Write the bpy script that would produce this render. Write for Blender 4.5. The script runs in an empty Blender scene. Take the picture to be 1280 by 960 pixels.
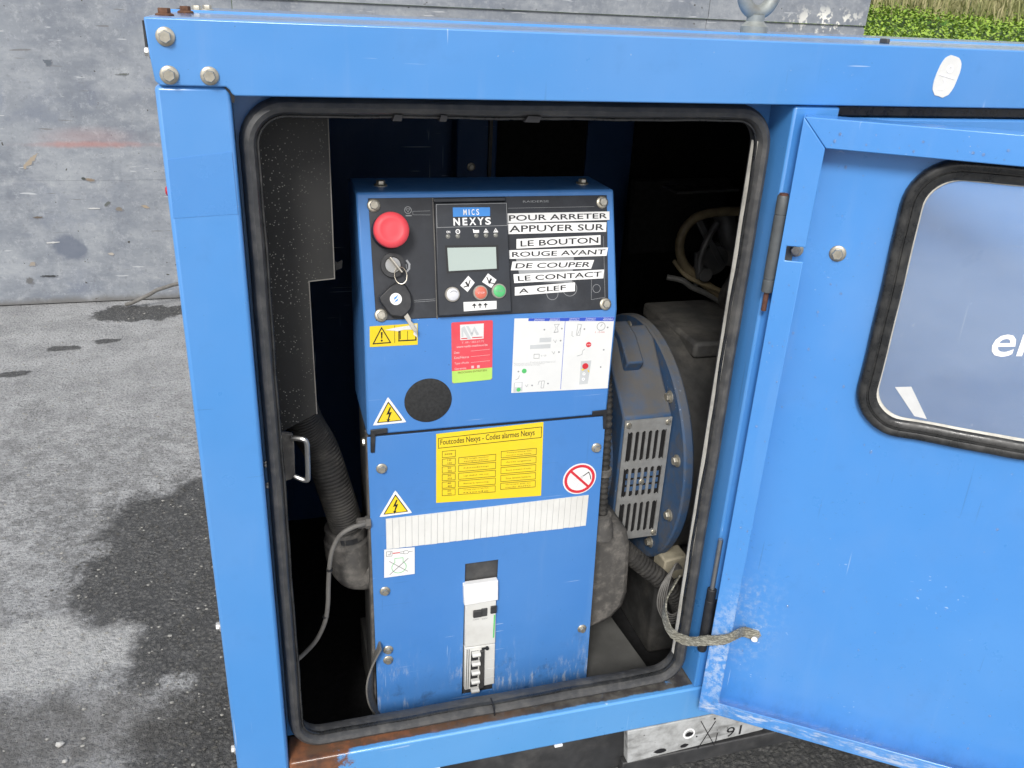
import bpy, bmesh, math, random
from mathutils import Vector, Matrix
random.seed(7)
SC = bpy.context.scene
COL = SC.collection
rad = math.radians

# ------------------------------------------------------------------ camera
cd = bpy.data.cameras.new('camera'); cam = bpy.data.objects.new('camera', cd); COL.objects.link(cam)
CR = Matrix(((0.9611, 0.0732, -0.2662), (-0.2724, 0.4082, -0.8713), (0.0449, 0.9099, 0.4123)))
cam.matrix_world = Matrix.Translation((0.0835, -0.8324, 0.0279)) @ CR.to_4x4()
cd.sensor_width = 36; cd.lens = 1064.0 * 36 / 1280; cd.clip_start = 0.02; cd.clip_end = 1000
SC.camera = cam

# ------------------------------------------------------------------ sky, sun, exposure
SUN = Vector((-0.42, -0.80, 0.70)).normalized()
w = bpy.data.worlds.new('World'); SC.world = w; w.use_nodes = True
nt = w.node_tree; nt.nodes.clear()
sky = nt.nodes.new('ShaderNodeTexSky'); sky.sky_type = 'NISHITA'; sky.sun_disc = False
sky.sun_elevation = math.asin(SUN.z); sky.sun_rotation = math.atan2(SUN.x, SUN.y)
sky.air_density = 1.0; sky.dust_density = 3.0; sky.ozone_density = 1.0
tc = nt.nodes.new('ShaderNodeTexCoord'); mp = nt.nodes.new('ShaderNodeMapping')
mp.inputs['Scale'].default_value = (1, 1, 2.4)
nz = nt.nodes.new('ShaderNodeTexNoise'); nz.inputs['Scale'].default_value = 2.1; nz.inputs['Detail'].default_value = 7; nz.inputs['Roughness'].default_value = .58
mr = nt.nodes.new('ShaderNodeMapRange'); mr.interpolation_type = 'SMOOTHSTEP'
mr.inputs[1].default_value = .36; mr.inputs[2].default_value = .60; mr.inputs[3].default_value = .35; mr.inputs[4].default_value = 1.0
mx = nt.nodes.new('ShaderNodeMix'); mx.data_type = 'RGBA'
mx.inputs[7].default_value = (8.2, 8.3, 8.6, 1)          # bright cloud veil
bg = nt.nodes.new('ShaderNodeBackground'); bg.inputs['Strength'].default_value = 0.095
ow = nt.nodes.new('ShaderNodeOutputWorld')
L = nt.links.new
L(tc.outputs['Generated'], mp.inputs['Vector']); L(mp.outputs[0], nz.inputs['Vector']); L(nz.outputs['Fac'], mr.inputs[0])
L(mr.outputs[0], mx.inputs[0]); L(sky.outputs[0], mx.inputs[6]); L(mx.outputs[2], bg.inputs['Color']); L(bg.outputs[0], ow.inputs['Surface'])
sl = bpy.data.lights.new('sun', 'SUN'); sl.energy = 2.3; sl.angle = rad(16); sl.color = (1, .975, .94)
so = bpy.data.objects.new('sun', sl); COL.objects.link(so); so.rotation_euler = SUN.to_track_quat('Z', 'Y').to_euler(); so.location = SUN * 20
SC.view_settings.view_transform = 'Standard'; SC.view_settings.look = 'None'; SC.view_settings.gamma = 1
SC.view_settings.use_curve_mapping = False; SC.view_settings.exposure = 0.52
SC.render.engine = 'CYCLES'; SC.cycles.max_bounces = 6; SC.cycles.diffuse_bounces = 3; SC.cycles.glossy_bounces = 3; SC.cycles.transmission_bounces = 4; SC.cycles.transparent_max_bounces = 6; SC.cycles.adaptive_threshold = .02
SC.cycles.use_denoising = True

# ------------------------------------------------------------------ material helper
class NB:
    def __init__(s, name):
        s.m = bpy.data.materials.new(name); s.m.use_nodes = True; s.t = s.m.node_tree; s.n = s.t.nodes
        s.b = s.n['Principled BSDF']; s.out = s.n['Material Output']
        s.pos = s.n.new('ShaderNodeNewGeometry').outputs['Position']; s.cache = {}
    def set(s, sock, v):
        if hasattr(v, 'is_linked') or isinstance(v, bpy.types.NodeSocket): s.t.links.new(v, sock)
        else:
            if isinstance(v, tuple) and len(v) == 3 and len(getattr(sock, 'default_value', ())) == 4: v = (*v, 1)
            sock.default_value = v
    def map(s, scale=(1, 1, 1), rot=(0, 0, 0)):
        k = s.n.new('ShaderNodeMapping'); s.t.links.new(s.pos, k.inputs[0]); k.inputs['Scale'].default_value = scale; k.inputs['Rotation'].default_value = rot
        return k.outputs[0]
    def noise(s, scale, detail=4, rough=.55, vec=None, dist=0.0):
        key = (scale, detail, rough, dist)
        if vec is None and key in s.cache: return s.cache[key]
        k = s.n.new('ShaderNodeTexNoise'); s.t.links.new(vec or s.pos, k.inputs['Vector'])
        if vec is None: s.cache[key] = k.outputs['Fac']
        k.inputs['Scale'].default_value = scale; k.inputs['Detail'].default_value = detail; k.inputs['Roughness'].default_value = rough; k.inputs['Distortion'].default_value = dist
        return k.outputs['Fac']
    def voro(s, scale, vec=None, out='Distance', rnd=1.0):
        k = s.n.new('ShaderNodeTexVoronoi'); s.t.links.new(vec or s.pos, k.inputs['Vector']); k.inputs['Scale'].default_value = scale
        k.inputs['Randomness'].default_value = rnd
        return k.outputs[out]
    def rng(s, v, a, b, lo=0., hi=1.):
        k = s.n.new('ShaderNodeMapRange'); k.interpolation_type = 'SMOOTHSTEP'; s.set(k.inputs[0], v)
        for i, q in ((1, a), (2, b), (3, lo), (4, hi)): k.inputs[i].default_value = q
        return k.outputs[0]
    def math(s, op, a, b=0.0, c=None):
        k = s.n.new('ShaderNodeMath'); k.operation = op; s.set(k.inputs[0], a); s.set(k.inputs[1], b)
        if c is not None: s.set(k.inputs[2], c)
        return k.outputs[0]
    def mix(s, f, a, b):
        k = s.n.new('ShaderNodeMix'); k.data_type = 'RGBA'; s.set(k.inputs[0], f); s.set(k.inputs[6], a); s.set(k.inputs[7], b)
        return k.outputs[2]
    def xyz(s):
        k = s.n.new('ShaderNodeSeparateXYZ'); s.t.links.new(s.pos, k.inputs[0]); return k.outputs
    def dot(s, v, d):
        k = s.n.new('ShaderNodeVectorMath'); k.operation = 'DOT_PRODUCT'; s.t.links.new(v, k.inputs[0]); k.inputs[1].default_value = d
        return k.outputs['Value']
    def ell(s, c, a, ra, b, rb, soft=.5, wob=0., wsc=8.):
        """mask of an ellipse: centre c, unit axes a, b, radii ra, rb"""
        k = s.n.new('ShaderNodeVectorMath'); k.operation = 'SUBTRACT'; s.t.links.new(s.pos, k.inputs[0]); k.inputs[1].default_value = c
        u = s.math('DIVIDE', s.dot(k.outputs[0], a), ra); v = s.math('DIVIDE', s.dot(k.outputs[0], b), rb)
        r = s.math('SQRT', s.math('ADD', s.math('MULTIPLY', u, u), s.math('MULTIPLY', v, v)))
        if wob: r = s.math('ADD', r, s.math('MULTIPLY', s.math('SUBTRACT', s.noise(wsc, 4, .6), .5), wob))
        return s.rng(r, 1 - soft, 1 + soft * .3, 1., 0.)
    def bump(s, h, strength=.2, dist=.002, prev=None):
        k = s.n.new('ShaderNodeBump'); k.inputs['Strength'].default_value = strength; k.inputs['Distance'].default_value = dist
        s.t.links.new(h, k.inputs['Height'])
        if prev: s.t.links.new(prev, k.inputs['Normal'])
        return k.outputs[0]
    def fin(s, col, rough=.5, metal=0., normal=None, spec=.5, coat=0., **kw):
        s.set(s.b.inputs['Base Color'], col); s.set(s.b.inputs['Roughness'], rough); s.set(s.b.inputs['Metallic'], metal)
        s.b.inputs['Specular IOR Level'].default_value = spec; s.b.inputs['Coat Weight'].default_value = coat; s.b.inputs['Coat Roughness'].default_value = .12
        if normal: s.t.links.new(normal, s.b.inputs['Normal'])
        for k, v in kw.items(): s.set(s.b.inputs[k], v)
        return s.m
M = {}
def simple(name, col, rough=.5, metal=0., var=.25, scale=40, bump=0., dirt=None, spec=.5):
    n = NB(name); f = n.noise(scale, 5)
    c2 = tuple(min(1, c * (1 - var)) for c in col)
    c = n.mix(n.rng(f, .3, .7), col, c2)
    if dirt: c = n.mix(n.math('MULTIPLY', n.rng(n.noise(scale * .35, 7, .65), .45, .75), dirt[1]), c, dirt[0])
    nm = n.bump(n.noise(scale * 4, 4), bump, .001) if bump else None
    M[name] = n.fin(c, n.rng(f, .2, .8, max(.02, rough - .07), min(1, rough + .07)), metal, nm, spec)
    return M[name]

def blue(name, base, tone2, scuff_z=None, rough=.33, coat=.5, extra=None):
    n = NB(name)
    big = n.noise(3.2, 4, .5); mid = n.noise(23, 6, .62)
    c = n.mix(n.math('MULTIPLY', n.rng(big, .35, .7), .55), base, tone2)
    c = n.mix(n.math('MULTIPLY', n.rng(mid, .55, .78), .16), c, tuple(v * .62 for v in base))
    # hairline scratches in two directions and small chips
    s1 = n.rng(n.noise(230, 1, .4, n.map((1.0, 1, .03), (0, .45, 0))), .735, .75)
    s2 = n.rng(n.noise(260, 1, .4, n.map((.035, 1, 1.0), (0, .3, 0))), .735, .75)
    gate = n.rng(n.noise(7, 2), .54, .64)
    sc = n.math('MULTIPLY', n.math('MAXIMUM', s1, s2), gate)
    c = n.mix(n.math('MULTIPLY', sc, .6), c, (.45, .58, .76))
    c = n.mix(n.math('MULTIPLY', n.math('MAXIMUM', s1, s2), n.rng(n.noise(7, 2), .36, .46, .22, 0.)), c, (.03, .07, .16))
    chip = n.math('MULTIPLY', n.rng(n.noise(420, 2, .5), .745, .77), n.rng(n.noise(16, 2), .55, .66))
    c = n.mix(n.math('MULTIPLY', chip, .75), c, (.55, .58, .60))
    speck = n.rng(n.noise(310, 2, .5), .75, .77)
    c = n.mix(n.math('MULTIPLY', speck, .5), c, (.02, .03, .05))
    r = n.rng(mid, .3, .75, rough - .06, rough + .16)
    run = n.rng(n.noise(34, 5, .6, n.map((1, 1, .10))), .56, .74, 0., .22); c = n.mix(run, c, tuple(v * .9 + .05 for v in tone2))
    if scuff_z:
        z = n.xyz()[2]
        near = n.rng(z, scuff_z[0], scuff_z[1], 1., 0.)
        sm = n.math('MULTIPLY', near, n.rng(n.noise(120, 6, .75, n.map((1, 1, .22), (0, .25, 0))), .50, .66))
        c = n.mix(n.math('MULTIPLY', n.math('MULTIPLY', sm, n.rng(n.noise(13, 3), .40, .60)), .8), c, (.42, .48, .57))
        dk = n.math('MULTIPLY', near, n.rng(n.noise(30, 6, .7), .52, .72)); c = n.mix(n.math('MULTIPLY', dk, .5), c, (.03, .05, .09))
        r = n.math('ADD', r, n.math('MULTIPLY', sm, .25))
    if extra: c, r = extra(n, c, r)
    nm = n.bump(n.noise(330, 2), .04, .0006); nm = n.bump(n.noise(4.5, 3), .45, .008, nm)
    M[name] = n.fin(c, r, 0, nm, .5, coat)

def sill_extra(n, c, r):
    X, Y, Z = n.xyz()
    nn = n.noise(38, 7, .68); n2 = n.noise(11, 5, .6)
    # rust eats the left end, grime lies along the ledge
    left = n.rng(n.math('ADD', X, n.math('MULTIPLY', n2, .16)), 0.27, .44, 1., 0.)
    ledge = n.rng(n.math('SUBTRACT', Y, n.math('MULTIPLY', nn, .008)), .0015, .005)
    rust = n.mix(n.rng(nn, .3, .7), (.20, .075, .03), (.06, .03, .02))
    grime = n.mix(n.rng(n.noise(60, 6), .35, .65), (.035, .03, .027), (.09, .085, .075))
    edge = n.math('MULTIPLY', ledge, n.rng(n.noise(26, 6, .7), .28, .42))
    c = n.mix(edge, c, grime)
    ml = n.math('MULTIPLY', left, n.math('MAXIMUM', ledge, n.rng(n.math('ADD', X, n.math('MULTIPLY', nn, .16)), .205, .222, 1., 0.)))
    c = n.mix(ml, c, rust)
    mid = n.math('MULTIPLY', n.math('MULTIPLY', ledge, n.rng(X, .28, .46, 1., 0.)), n.rng(nn, .4, .6)); c = n.mix(mid, c, (.10, .05, .025))
    r = n.math('ADD', r, n.math('MULTIPLY', n.math('MAXIMUM', edge, ml), .45))
    return c, r
def door_extra(n, c, r):
    X, Y, Z = n.xyz()
    low = n.rng(Z, -.905, -.84, 1., 0.)
    k = n.math('MULTIPLY', low, n.rng(n.noise(34, 7, .75, n.map((1, 1, .5))), .42, .72)); c = n.mix(n.math('MULTIPLY', k, .38), c, (.035, .06, .10))
    # chalky wear around the earth strap and along the lower hinge edge
    e = n.ell((.69, -.05, -.75), (1, 0, 0), .045, (0, 0, 1), .10, .8, .9, 30.)
    c = n.mix(n.math('MULTIPLY', e, n.rng(n.noise(110, 7, .75), .44, .74, 0., .55)), c, (.38, .46, .56))
    lip = n.rng(n.math('SUBTRACT', n.dot(n.pos, (-.5812, -.8137, 0)), -.5812 * .6384 + .8137 * .02), -.012, -.006)
    band = n.math('MULTIPLY', lip, n.math('MULTIPLY', n.rng(Z, -.900, -.896), n.rng(Z, -.886, -.879, 1., 0.)))
    c = n.mix(n.math('MULTIPLY', band, n.rng(n.noise(70, 7, .75, n.map((.35, .35, 1.6))), .47, .60, 0., .75)), c, (.52, .57, .64))
    c = n.mix(n.rng(n.noise(3.0, 5, .6, n.map((1, 1, .7), (0, .6, 0))), .48, .72, 0., .30), c, (.16, .30, .58))
    e2 = n.ell((.655, -.03, -.80), (1, 0, 0), .03, (0, 0, 1), .12, .8, .9, 30.)
    c = n.mix(n.math('MULTIPLY', n.math('MULTIPLY', lip, e2), n.rng(n.noise(110, 7, .75), .42, .62, 0., .7)), c, (.48, .55, .66))
    return c, r
BASE = (.062, .245, .585); FADE_SHEEN = (.115, .285, .60)  # second tone: chalky fading with lavender sky sheen painted into it
blue('blue_paint', BASE, FADE_SHEEN)
blue('blue_paint_sill', (.085, .29, .61), (.125, .33, .64), extra=sill_extra)
blue('blue_paint_tape', (.062, .235, .57), (.10, .27, .59), None, .22, .7)
blue('blue_paint_roof', BASE, FADE_SHEEN, None, .16, .8)
blue('blue_paint_door', (.062, .245, .61), (.092, .285, .64), extra=door_extra)
blue('blue_paint_cabinet', (.055, .200, .52), (.085, .238, .54), (-.93, -.78), .42, .08)
blue('blue_paint_shaded', (.010, .05, .16), (.014, .06, .18), None, .55, 0)  # blue darkened in the colour so the interior sinks into shade
def dust_extra(n, c, r):
    k = n.n.new('ShaderNodeSeparateXYZ'); n.t.links.new(n.n.new('ShaderNodeNewGeometry').outputs['Normal'], k.inputs[0])
    d = n.math('MULTIPLY', n.rng(k.outputs[2], .15, .75), n.rng(n.noise(28, 6, .7), .25, .6, .45, .95))
    d = n.math('MAXIMUM', d, n.rng(n.noise(40, 7, .72), .42, .68, .10, .7))
    return n.mix(d, c, (.105, .10, .092)), n.math('ADD', r, n.math('MULTIPLY', d, .3))
blue('blue_paint_alternator', (.025, .085, .20), (.04, .095, .19), None, .6, 0, dust_extra)

def rubber(name, col, dust, amt, rough=.55):
    n = NB(name); f = n.noise(55, 7, .7); g = n.noise(14, 4, .6)
    c = n.mix(n.math('MULTIPLY', n.rng(f, .42, .72), amt), col, dust)
    c = n.mix(n.math('MULTIPLY', n.rng(g, .5, .7), amt * .8), c, tuple(v * .7 for v in dust))
    M[name] = n.fin(c, n.rng(f, .3, .7, rough - .12, rough + .2), 0, n.bump(f, .25, .0012))
rubber('seal_rubber', (.045, .046, .048), (.15, .145, .135), .40, .45)
rubber('window_rubber', (.016, .017, .018), (.10, .097, .09), .28, .30)
rubber('aged_rubber', (.58, .56, .50), (.28, .27, .24), .55, .8)
rubber('hose_rubber', (.022, .021, .020), (.10, .095, .085), .55, .7)
rubber('dusty_plastic', (.075, .072, .068), (.22, .205, .185), .75, .75)
rubber('cable_grey', (.15, .145, .135), (.08, .075, .07), .5, .7)
simple('black_plastic', (.018, .019, .022), .45, 0, .3, 60, .05, ((.10, .10, .10), .35))
simple('panel_black', (.020, .023, .030), .42, 0, .35, 30, .04, ((.085, .09, .10), .5))
simple('module_black', (.026, .030, .038), .40, 0, .3, 30, .03, ((.08, .085, .095), .45))
simple('foam_black', (.006, .006, .007), .95, 0, .4, 90, .5)
simple('dark_steel', (.075, .076, .077), .55, .3, .3, 50, .1, ((.16, .15, .135), .6))
simple('engine_dark', (.05, .05, .049), .7, .1, .5, 30, .3, ((.13, .122, .108), .7))
simple('frame_black', (.035, .036, .038), .5, 0, .4, 25, .1, ((.16, .155, .15), .55))
simple('zinc', (.55, .52, .44), .40, .75, .3, 160, .1, ((.30, .26, .19), .45))
simple('bolt_bright', (.70, .69, .66), .30, .8, .2, 160)
simple('bolt_rust', (.16, .075, .04), .85, .1, .5, 120, .4)
simple('hinge_grey', (.12, .13, .135), .48, .3, .25, 60, .05)
simple('pin_rust', (.14, .06, .04), .8, .2, .4, 150, .3)
simple('pin_steel', (.42, .42, .41), .35, .9, .2, 150)
simple('grille_grey', (.36, .365, .36), .55, .3, .25, 60, .1, ((.30, .29, .27), .5))
simple('lifting_eye', (.34, .36, .34), .6, .5, .3, 40, .2, ((.20, .12, .07), .6))
simple('floor_grey', (.105, .105, .10), .75, 0, .3, 20, .2, ((.05, .045, .04), .6))
n = NB('braid'); f = n.noise(520, 3, .6, n.map((.35, .35, 1.2), (0, .7, 0))); g = n.noise(520, 3, .6, n.map((.35, .35, 1.2), (0, -.7, 0)))
c = n.mix(n.rng(n.math('MAXIMUM', f, g), .45, .70), (.13, .125, .10), (.44, .43, .36)); c = n.mix(n.rng(n.noise(60, 4), .45, .7, 0., .5), c, (.16, .15, .12))
M['braid'] = n.fin(c, .7, .2, n.bump(n.math('MAXIMUM', f, g), .8, .0015))
simple('white_sticker', (.74, .75, .74), .45, 0, .05, 30, 0, ((.55, .56, .56), .25))
simple('white_strip', (.80, .80, .79), .42, 0, .04, 60, 0, ((.60, .60, .58), .25))
simple('ivory_strip', (.72, .72, .69), .5, 0, .06, 30, 0, ((.45, .44, .40), .35))
simple('breaker_white', (.66, .66, .63), .45, 0, .06, 40, 0, ((.35, .34, .30), .35))
simple('sticker_yellow', (.83, .62, .02), .45, 0, .06, 30, 0, ((.62, .50, .10), .2))
simple('sticker_red', (.72, .075, .10), .45, 0, .1, 25, 0, ((.62, .20, .20), .35))
simple('sticker_green', (.45, .70, .14), .45, 0, .08, 25, 0, ((.34, .55, .12), .3))
simple('print_black', (.012, .012, .014), .5, 0, .1)
simple('print_grey', (.30, .31, .32), .5, 0, .2)
simple('print_light', (.55, .57, .58), .5, 0, .1)
simple('print_white', (.86, .86, .86), .5, 0, .03)
simple('print_pink', (.80, .52, .52), .5, 0, .1)
simple('print_blue', (.035, .09, .52), .5, 0, .1)
simple('print_cyan', (.05, .26, .70), .45, 0, .1)
simple('print_red', (.62, .03, .045), .45, 0, .1)
simple('print_green', (.10, .52, .16), .5, 0, .1)
simple('print_brown', (.16, .10, .015), .5, 0, .2)
simple('stop_red', (.72, .065, .085), .55, 0, .06, 60)
simple('button_white', (.62, .63, .66), .4, 0, .08, 80)
simple('button_ring', (.38, .36, .32), .5, .2, .15, 80)
simple('button_red', (.62, .15, .10), .45, 0, .15, 200)
simple('button_green', (.09, .48, .17), .45, 0, .12, 200)
simple('lcd', (.40, .47, .44), .22, 0, .06, 12)
simple('lamp_lens', (.22, .22, .20), .25, 0, .2, 300)
simple('disc_felt', (.028, .029, .030), .9, 0, .35, 220, .3)
simple('wood_cream', (.42, .38, .28), .8, 0, .3, 60, .2, ((.2, .18, .14), .5))
simple('timber', (.10, .085, .065), .9, 0, .4, 30, .3)
simple('hose_tan', (.17, .135, .075), .6, 0, .3, 60, .1, ((.08, .07, .05), .5))
simple('key_metal', (.62, .58, .50), .35, .85, .2, 150, 0, ((.35, .30, .22), .4))
simple('cable_dark', (.10, .10, .095), .6, 0, .3, 60)
simple('reflector_red', (.55, .02, .04), .25)
simple('paper_tape', (.62, .63, .63), .5, 0, .1, 60)
simple('stone_light', (.50, .49, .46), .85, 0, .3, 60, .3)

# black baffle sheet with pale specks of splashed dirt
n = NB('speckled_sheet')
sp = n.rng(n.voro(300), .12, .25, 1., 0.); gt = n.rng(n.noise(26, 3, .7), .40, .52)
side = n.rng(n.xyz()[0], .085, .135, 1., .18)
c = n.mix(n.rng(n.noise(9, 5), .3, .7), (.013, .013, .013), (.024, .0235, .022))
c = n.mix(n.math('MULTIPLY', n.math('MULTIPLY', sp, gt), side), c, (.40, .385, .34))
M['speckled_sheet'] = n.fin(c, .6, 0, n.bump(n.noise(30, 3), .1, .002))
# pale painted plate on the base rail
n = NB('worn_plate')
f = n.noise(45, 7, .7); g = n.noise(17, 5, .6, n.map((.35, 1, 1.4)))
c = n.mix(n.rng(f, .35, .7), (.44, .45, .45), (.27, .275, .27)); c = n.mix(n.rng(g, .54, .66, 0., .8), c, (.10, .10, .095))
c = n.mix(n.rng(n.noise(120, 4, .6), .68, .73), c, (.05, .05, .05))
M['worn_plate'] = n.fin(c, .6, 0, n.bump(f, .15, .001))
# window pane: clear, reflecting; bluish dirt layer also paints in pale sky reflection
n = NB('window_glass')
tr = n.n.new('ShaderNodeBsdfTransparent'); tr.inputs[0].default_value = (.96, .98, 1, 1)
gl = n.n.new('ShaderNodeBsdfGlossy'); gl.inputs['Roughness'].default_value = .03; gl.inputs[0].default_value = (1, 1, 1, 1)
fr = n.n.new('ShaderNodeFresnel'); fr.inputs[0].default_value = 1.62
df = n.n.new('ShaderNodeBsdfDiffuse'); df.inputs[0].default_value = (.56, .66, .80, 1)
m1 = n.n.new('ShaderNodeMixShader'); m2 = n.n.new('ShaderNodeMixShader')
dirt = n.rng(n.noise(4, 4, .5, n.map((1, 1, 2.0), (0, .4, 0))), .34, .74, .13, .25)
scr = n.rng(n.noise(90, 3, .5, n.map((.06, .06, 1.2), (0, .3, 0))), .70, .74, 0, .35)
spk = n.rng(n.noise(300, 2, .5), .74, .77, 0, .45)
dirt = n.math('ADD', dirt, n.math('MAXIMUM', scr, spk))
frs = n.math('MULTIPLY', fr.outputs[0], 1.1)
n.set(m1.inputs[0], frs); n.t.links.new(tr.outputs[0], m1.inputs[1]); n.t.links.new(gl.outputs[0], m1.inputs[2])
n.set(m2.inputs[0], dirt); n.t.links.new(m1.outputs[0], m2.inputs[1]); n.t.links.new(df.outputs[0], m2.inputs[2])
n.t.links.new(m2.outputs[0], n.out.inputs['Surface']); M['window_glass'] = n.m
n = NB('water_drop'); M['water_drop'] = n.fin((.9, .95, 1), .03, 0, None, .5, 0, **{'Transmission Weight': .9, 'IOR': 1.33})

# asphalt: dusty pale areas, wet dark patches with their own outlines
n = NB('asphalt')
GX, GY = (1, 0, 0), (0, 1, 0); GZ = -1.35
grain = n.voro(95); g2 = n.noise(150, 4, .6); big = n.noise(1.6, 5, .6); mid = n.noise(7, 6, .65)
dark = n.mix(n.rng(grain, .15, .6), (.105, .103, .096), (.026, .026, .026))
pale = n.mix(n.rng(mid, .3, .72), (.46, .465, .47), (.31, .315, .32))
pale = n.mix(n.rng(n.noise(110, 6, .8), .50, .64, 0., .72), pale, (.10, .10, .10))
pale = n.mix(n.rng(n.noise(60, 6, .8), .30, .44, .55, 0.), pale, (.60, .60, .60))
pale = n.mix(n.rng(g2, .60, .74, 0., .6), pale, (.09, .09, .088))
near = n.rng(n.xyz()[1], 1.3, 2.9, .5, 0.)
pale = n.mix(n.math('MULTIPLY', near, n.rng(n.noise(30, 6, .72), .42, .60)), pale, (.075, .074, .070))
wet = n.ell((-.10, 1.15, GZ), GX, .36, GY, .52, .22, .9, 6.)
wet = n.math('MAXIMUM', wet, n.ell((.05, .45, GZ), GX, .34, GY, .42, .35, .8, 6.))
wet = n.math('MAXIMUM', wet, n.ell((-.50, 3.13, GZ), GX, .20, GY, .12, .2, 1.3, 13.))
wet = n.math('MAXIMUM', wet, n.ell((-.24, 3.16, GZ), GX, .10, GY, .10, .2, 1.3, 13.))
for (x, y, a, b) in ((-.74, 2.74, .07, .035), (-.86, 2.50, .06, .03), (-.58, 2.80, .06, .03)):
    wet = n.math('MAXIMUM', wet, n.ell((x, y, GZ), GX, a, GY, b, .4, 2.2, 22.))
wet = n.math('MAXIMUM', wet, n.math('MULTIPLY', n.rng(n.xyz()[0], .05, .3), n.rng(n.xyz()[1], -.5, -.1)))
wet = n.math('MAXIMUM', wet, n.rng(big, .58, .70, 0., .6))
wet = n.rng(n.math('ADD', wet, n.math('MULTIPLY', n.math('SUBTRACT', n.noise(75, 6, .8), .5), 2.2)), .05, .95)
slur = n.ell((-.46, .86, GZ), GX, .20, GY, .13, .3, 1.1, 9.)
wet = n.math('MULTIPLY', wet, n.math('SUBTRACT', 1., slur))
grey = n.ell((-.45, .60, GZ), GX, .35, GY, .14, .6, .8, 6.)
c = n.mix(n.math('MULTIPLY', wet, .88), pale, dark)
c = n.mix(n.math('MULTIPLY', grey, .55), c, (.085, .080, .072))
c = n.mix(n.math('MULTIPLY', slur, n.rng(n.noise(75, 6, .8), .36, .60, .95, .25)), c, (.50, .50, .49))
light = n.rng(n.voro(46, None, 'Distance'), .06, .11, 1., 0.)
c = n.mix(n.math('MULTIPLY', light, n.rng(n.noise(33, 2), .52, .60, 0., .7)), c, (.33, .32, .29))
h = n.math('ADD', n.math('MULTIPLY', grain, -.5), n.math('MULTIPLY', n.noise(120, 5, .7), 1.4))
M['asphalt'] = n.fin(c, n.math('SUBTRACT', .88, n.math('MULTIPLY', wet, .52)), 0, n.bump(h, .9, .010))

# painted board wall: weathered grey, scuffs, gouges down to the brown wood
n = NB('wall_paint')
WX, WZ = (1, 0, 0), (0, 0, 1); WY = 3.31
a = n.noise(2.4, 6, .62); b = n.noise(13, 7, .68); d = n.noise(60, 5, .6)
c = n.mix(n.rng(a, .32, .68), (.24, .262, .29), (.155, .175, .208)); c = n.mix(n.rng(n.noise(8, 9, .72, n.map((.6, 1, 1.3))), .40, .72, 0., .6), c, (.36, .38, .40)); c = n.mix(n.rng(b, .50, .72, 0., .3), c, (.38, .40, .415)); c = n.mix(n.rng(n.noise(14, 6, .7, n.map((1, 1, .12))), .52, .72, 0., .35), c, (.13, .15, .19))
c = n.mix(n.rng(n.noise(4, 9, .7, n.map((.8, 1, 1.2))), .50, .74, 0., .62), c, (.13, .155, .21)); c = n.mix(n.rng(d, .56, .70, 0., .40), c, (.14, .15, .17)); c = n.mix(n.rng(n.noise(34, 8, .8), .50, .66, 0., .45), c, (.40, .42, .44)); c = n.mix(n.rng(n.noise(150, 4, .7), .60, .74, 0., .5), c, (.10, .105, .12))
st = n.noise(75, 2, .5, n.map((.10, 1, .9), (0, .25, 0))); c = n.mix(n.rng(st, .70, .74, 0., .7), c, (.50, .52, .54))
st = n.noise(60, 2, .5, n.map((.10, 1, 1.0), (0, -.55, 0))); c = n.mix(n.rng(st, .71, .75, 0., .7), c, (.13, .13, .13))
c = n.mix(n.rng(n.noise(38, 2, .5), .73, .755), c, (.05, .05, .045))
red = n.ell((-.62, WY, -.632), WX, .27, WZ, .016, .9, .9, 25.)
red2 = n.ell((-.62, WY, -.600), WX, .22, WZ, .045, .95, .6, 9.)
c = n.mix(n.math('MULTIPLY', red, .45), c, (.42, .15, .11)); c = n.mix(n.math('MULTIPLY', red2, .22), c, (.42, .20, .17))
smd = n.ell((-.765, WY, -1.085), (.92, 0, -.39), .075, (.39, 0, .92), .06, .3, .9, 26.)
c = n.mix(n.math('MULTIPLY', smd, .75), c, (.095, .115, .16))
sm2 = n.ell((-.985, WY, -.43), WX, .07, WZ, .09, .8, .6, 12.); c = n.mix(n.math('MULTIPLY', sm2, .6), c, (.13, .16, .24))
for (x, z, ra, rb, an, col) in ((-.865, -.705, .050, .012, .75, (.40, .33, .24)), (-.64, -.783, .028, .010, -.15, (.28, .21, .14)), (-.665, -.778, .010, .008, 0, (.03, .04, .03)),
        (-.54, -.915, .020, .012, 0, (.22, .19, .15)), (-.43, -.905, .020, .008, -.4, (.40, .32, .22)), (-.875, -.945, .022, .006, 0, (.12, .09, .06)),
        (-.60, -1.12, .018, .008, -.1, (.50, .45, .38)), (-.93, -1.155, .018, .014, 0, (.36, .31, .25)), (-.87, -1.215, .040, .007, 0, (.01, .01, .01)),
        (-.955, -1.235, .018, .022, 0, (.14, .14, .14)), (-.64, -.91, .035, .004, 0, (.66, .66, .64)), (-.83, -1.06, .036, .004, .05, (.66, .66, .64)),
        (-.585, -.89, .018, .010, .6, (.10, .11, .10)), (-.45, -.34, .03, .006, 0, (.10, .11, .10)), (-.73, -.30, .02, .018, 0, (.10, .12, .15))):
    ax, az = (math.cos(an), 0, math.sin(an)), (-math.sin(an), 0, math.cos(an))
    c = n.mix(n.math('MULTIPLY', n.ell((x + .002, WY, z - .003), ax, ra * 1.0, az, rb * 1.05, .3, 1.8, 70.), .6), c, (.10, .11, .13))
    e = n.ell((x, WY, z), ax, ra * .85, az, rb * .8, .25, 2.0, 70.)
    c = n.mix(n.math('MULTIPLY', e, .85), c, tuple(v * .85 for v in col))
wp = n.ell((2.94, WY, -.01), WX, .26, WZ, .075, .9, .3, 8.)
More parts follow.
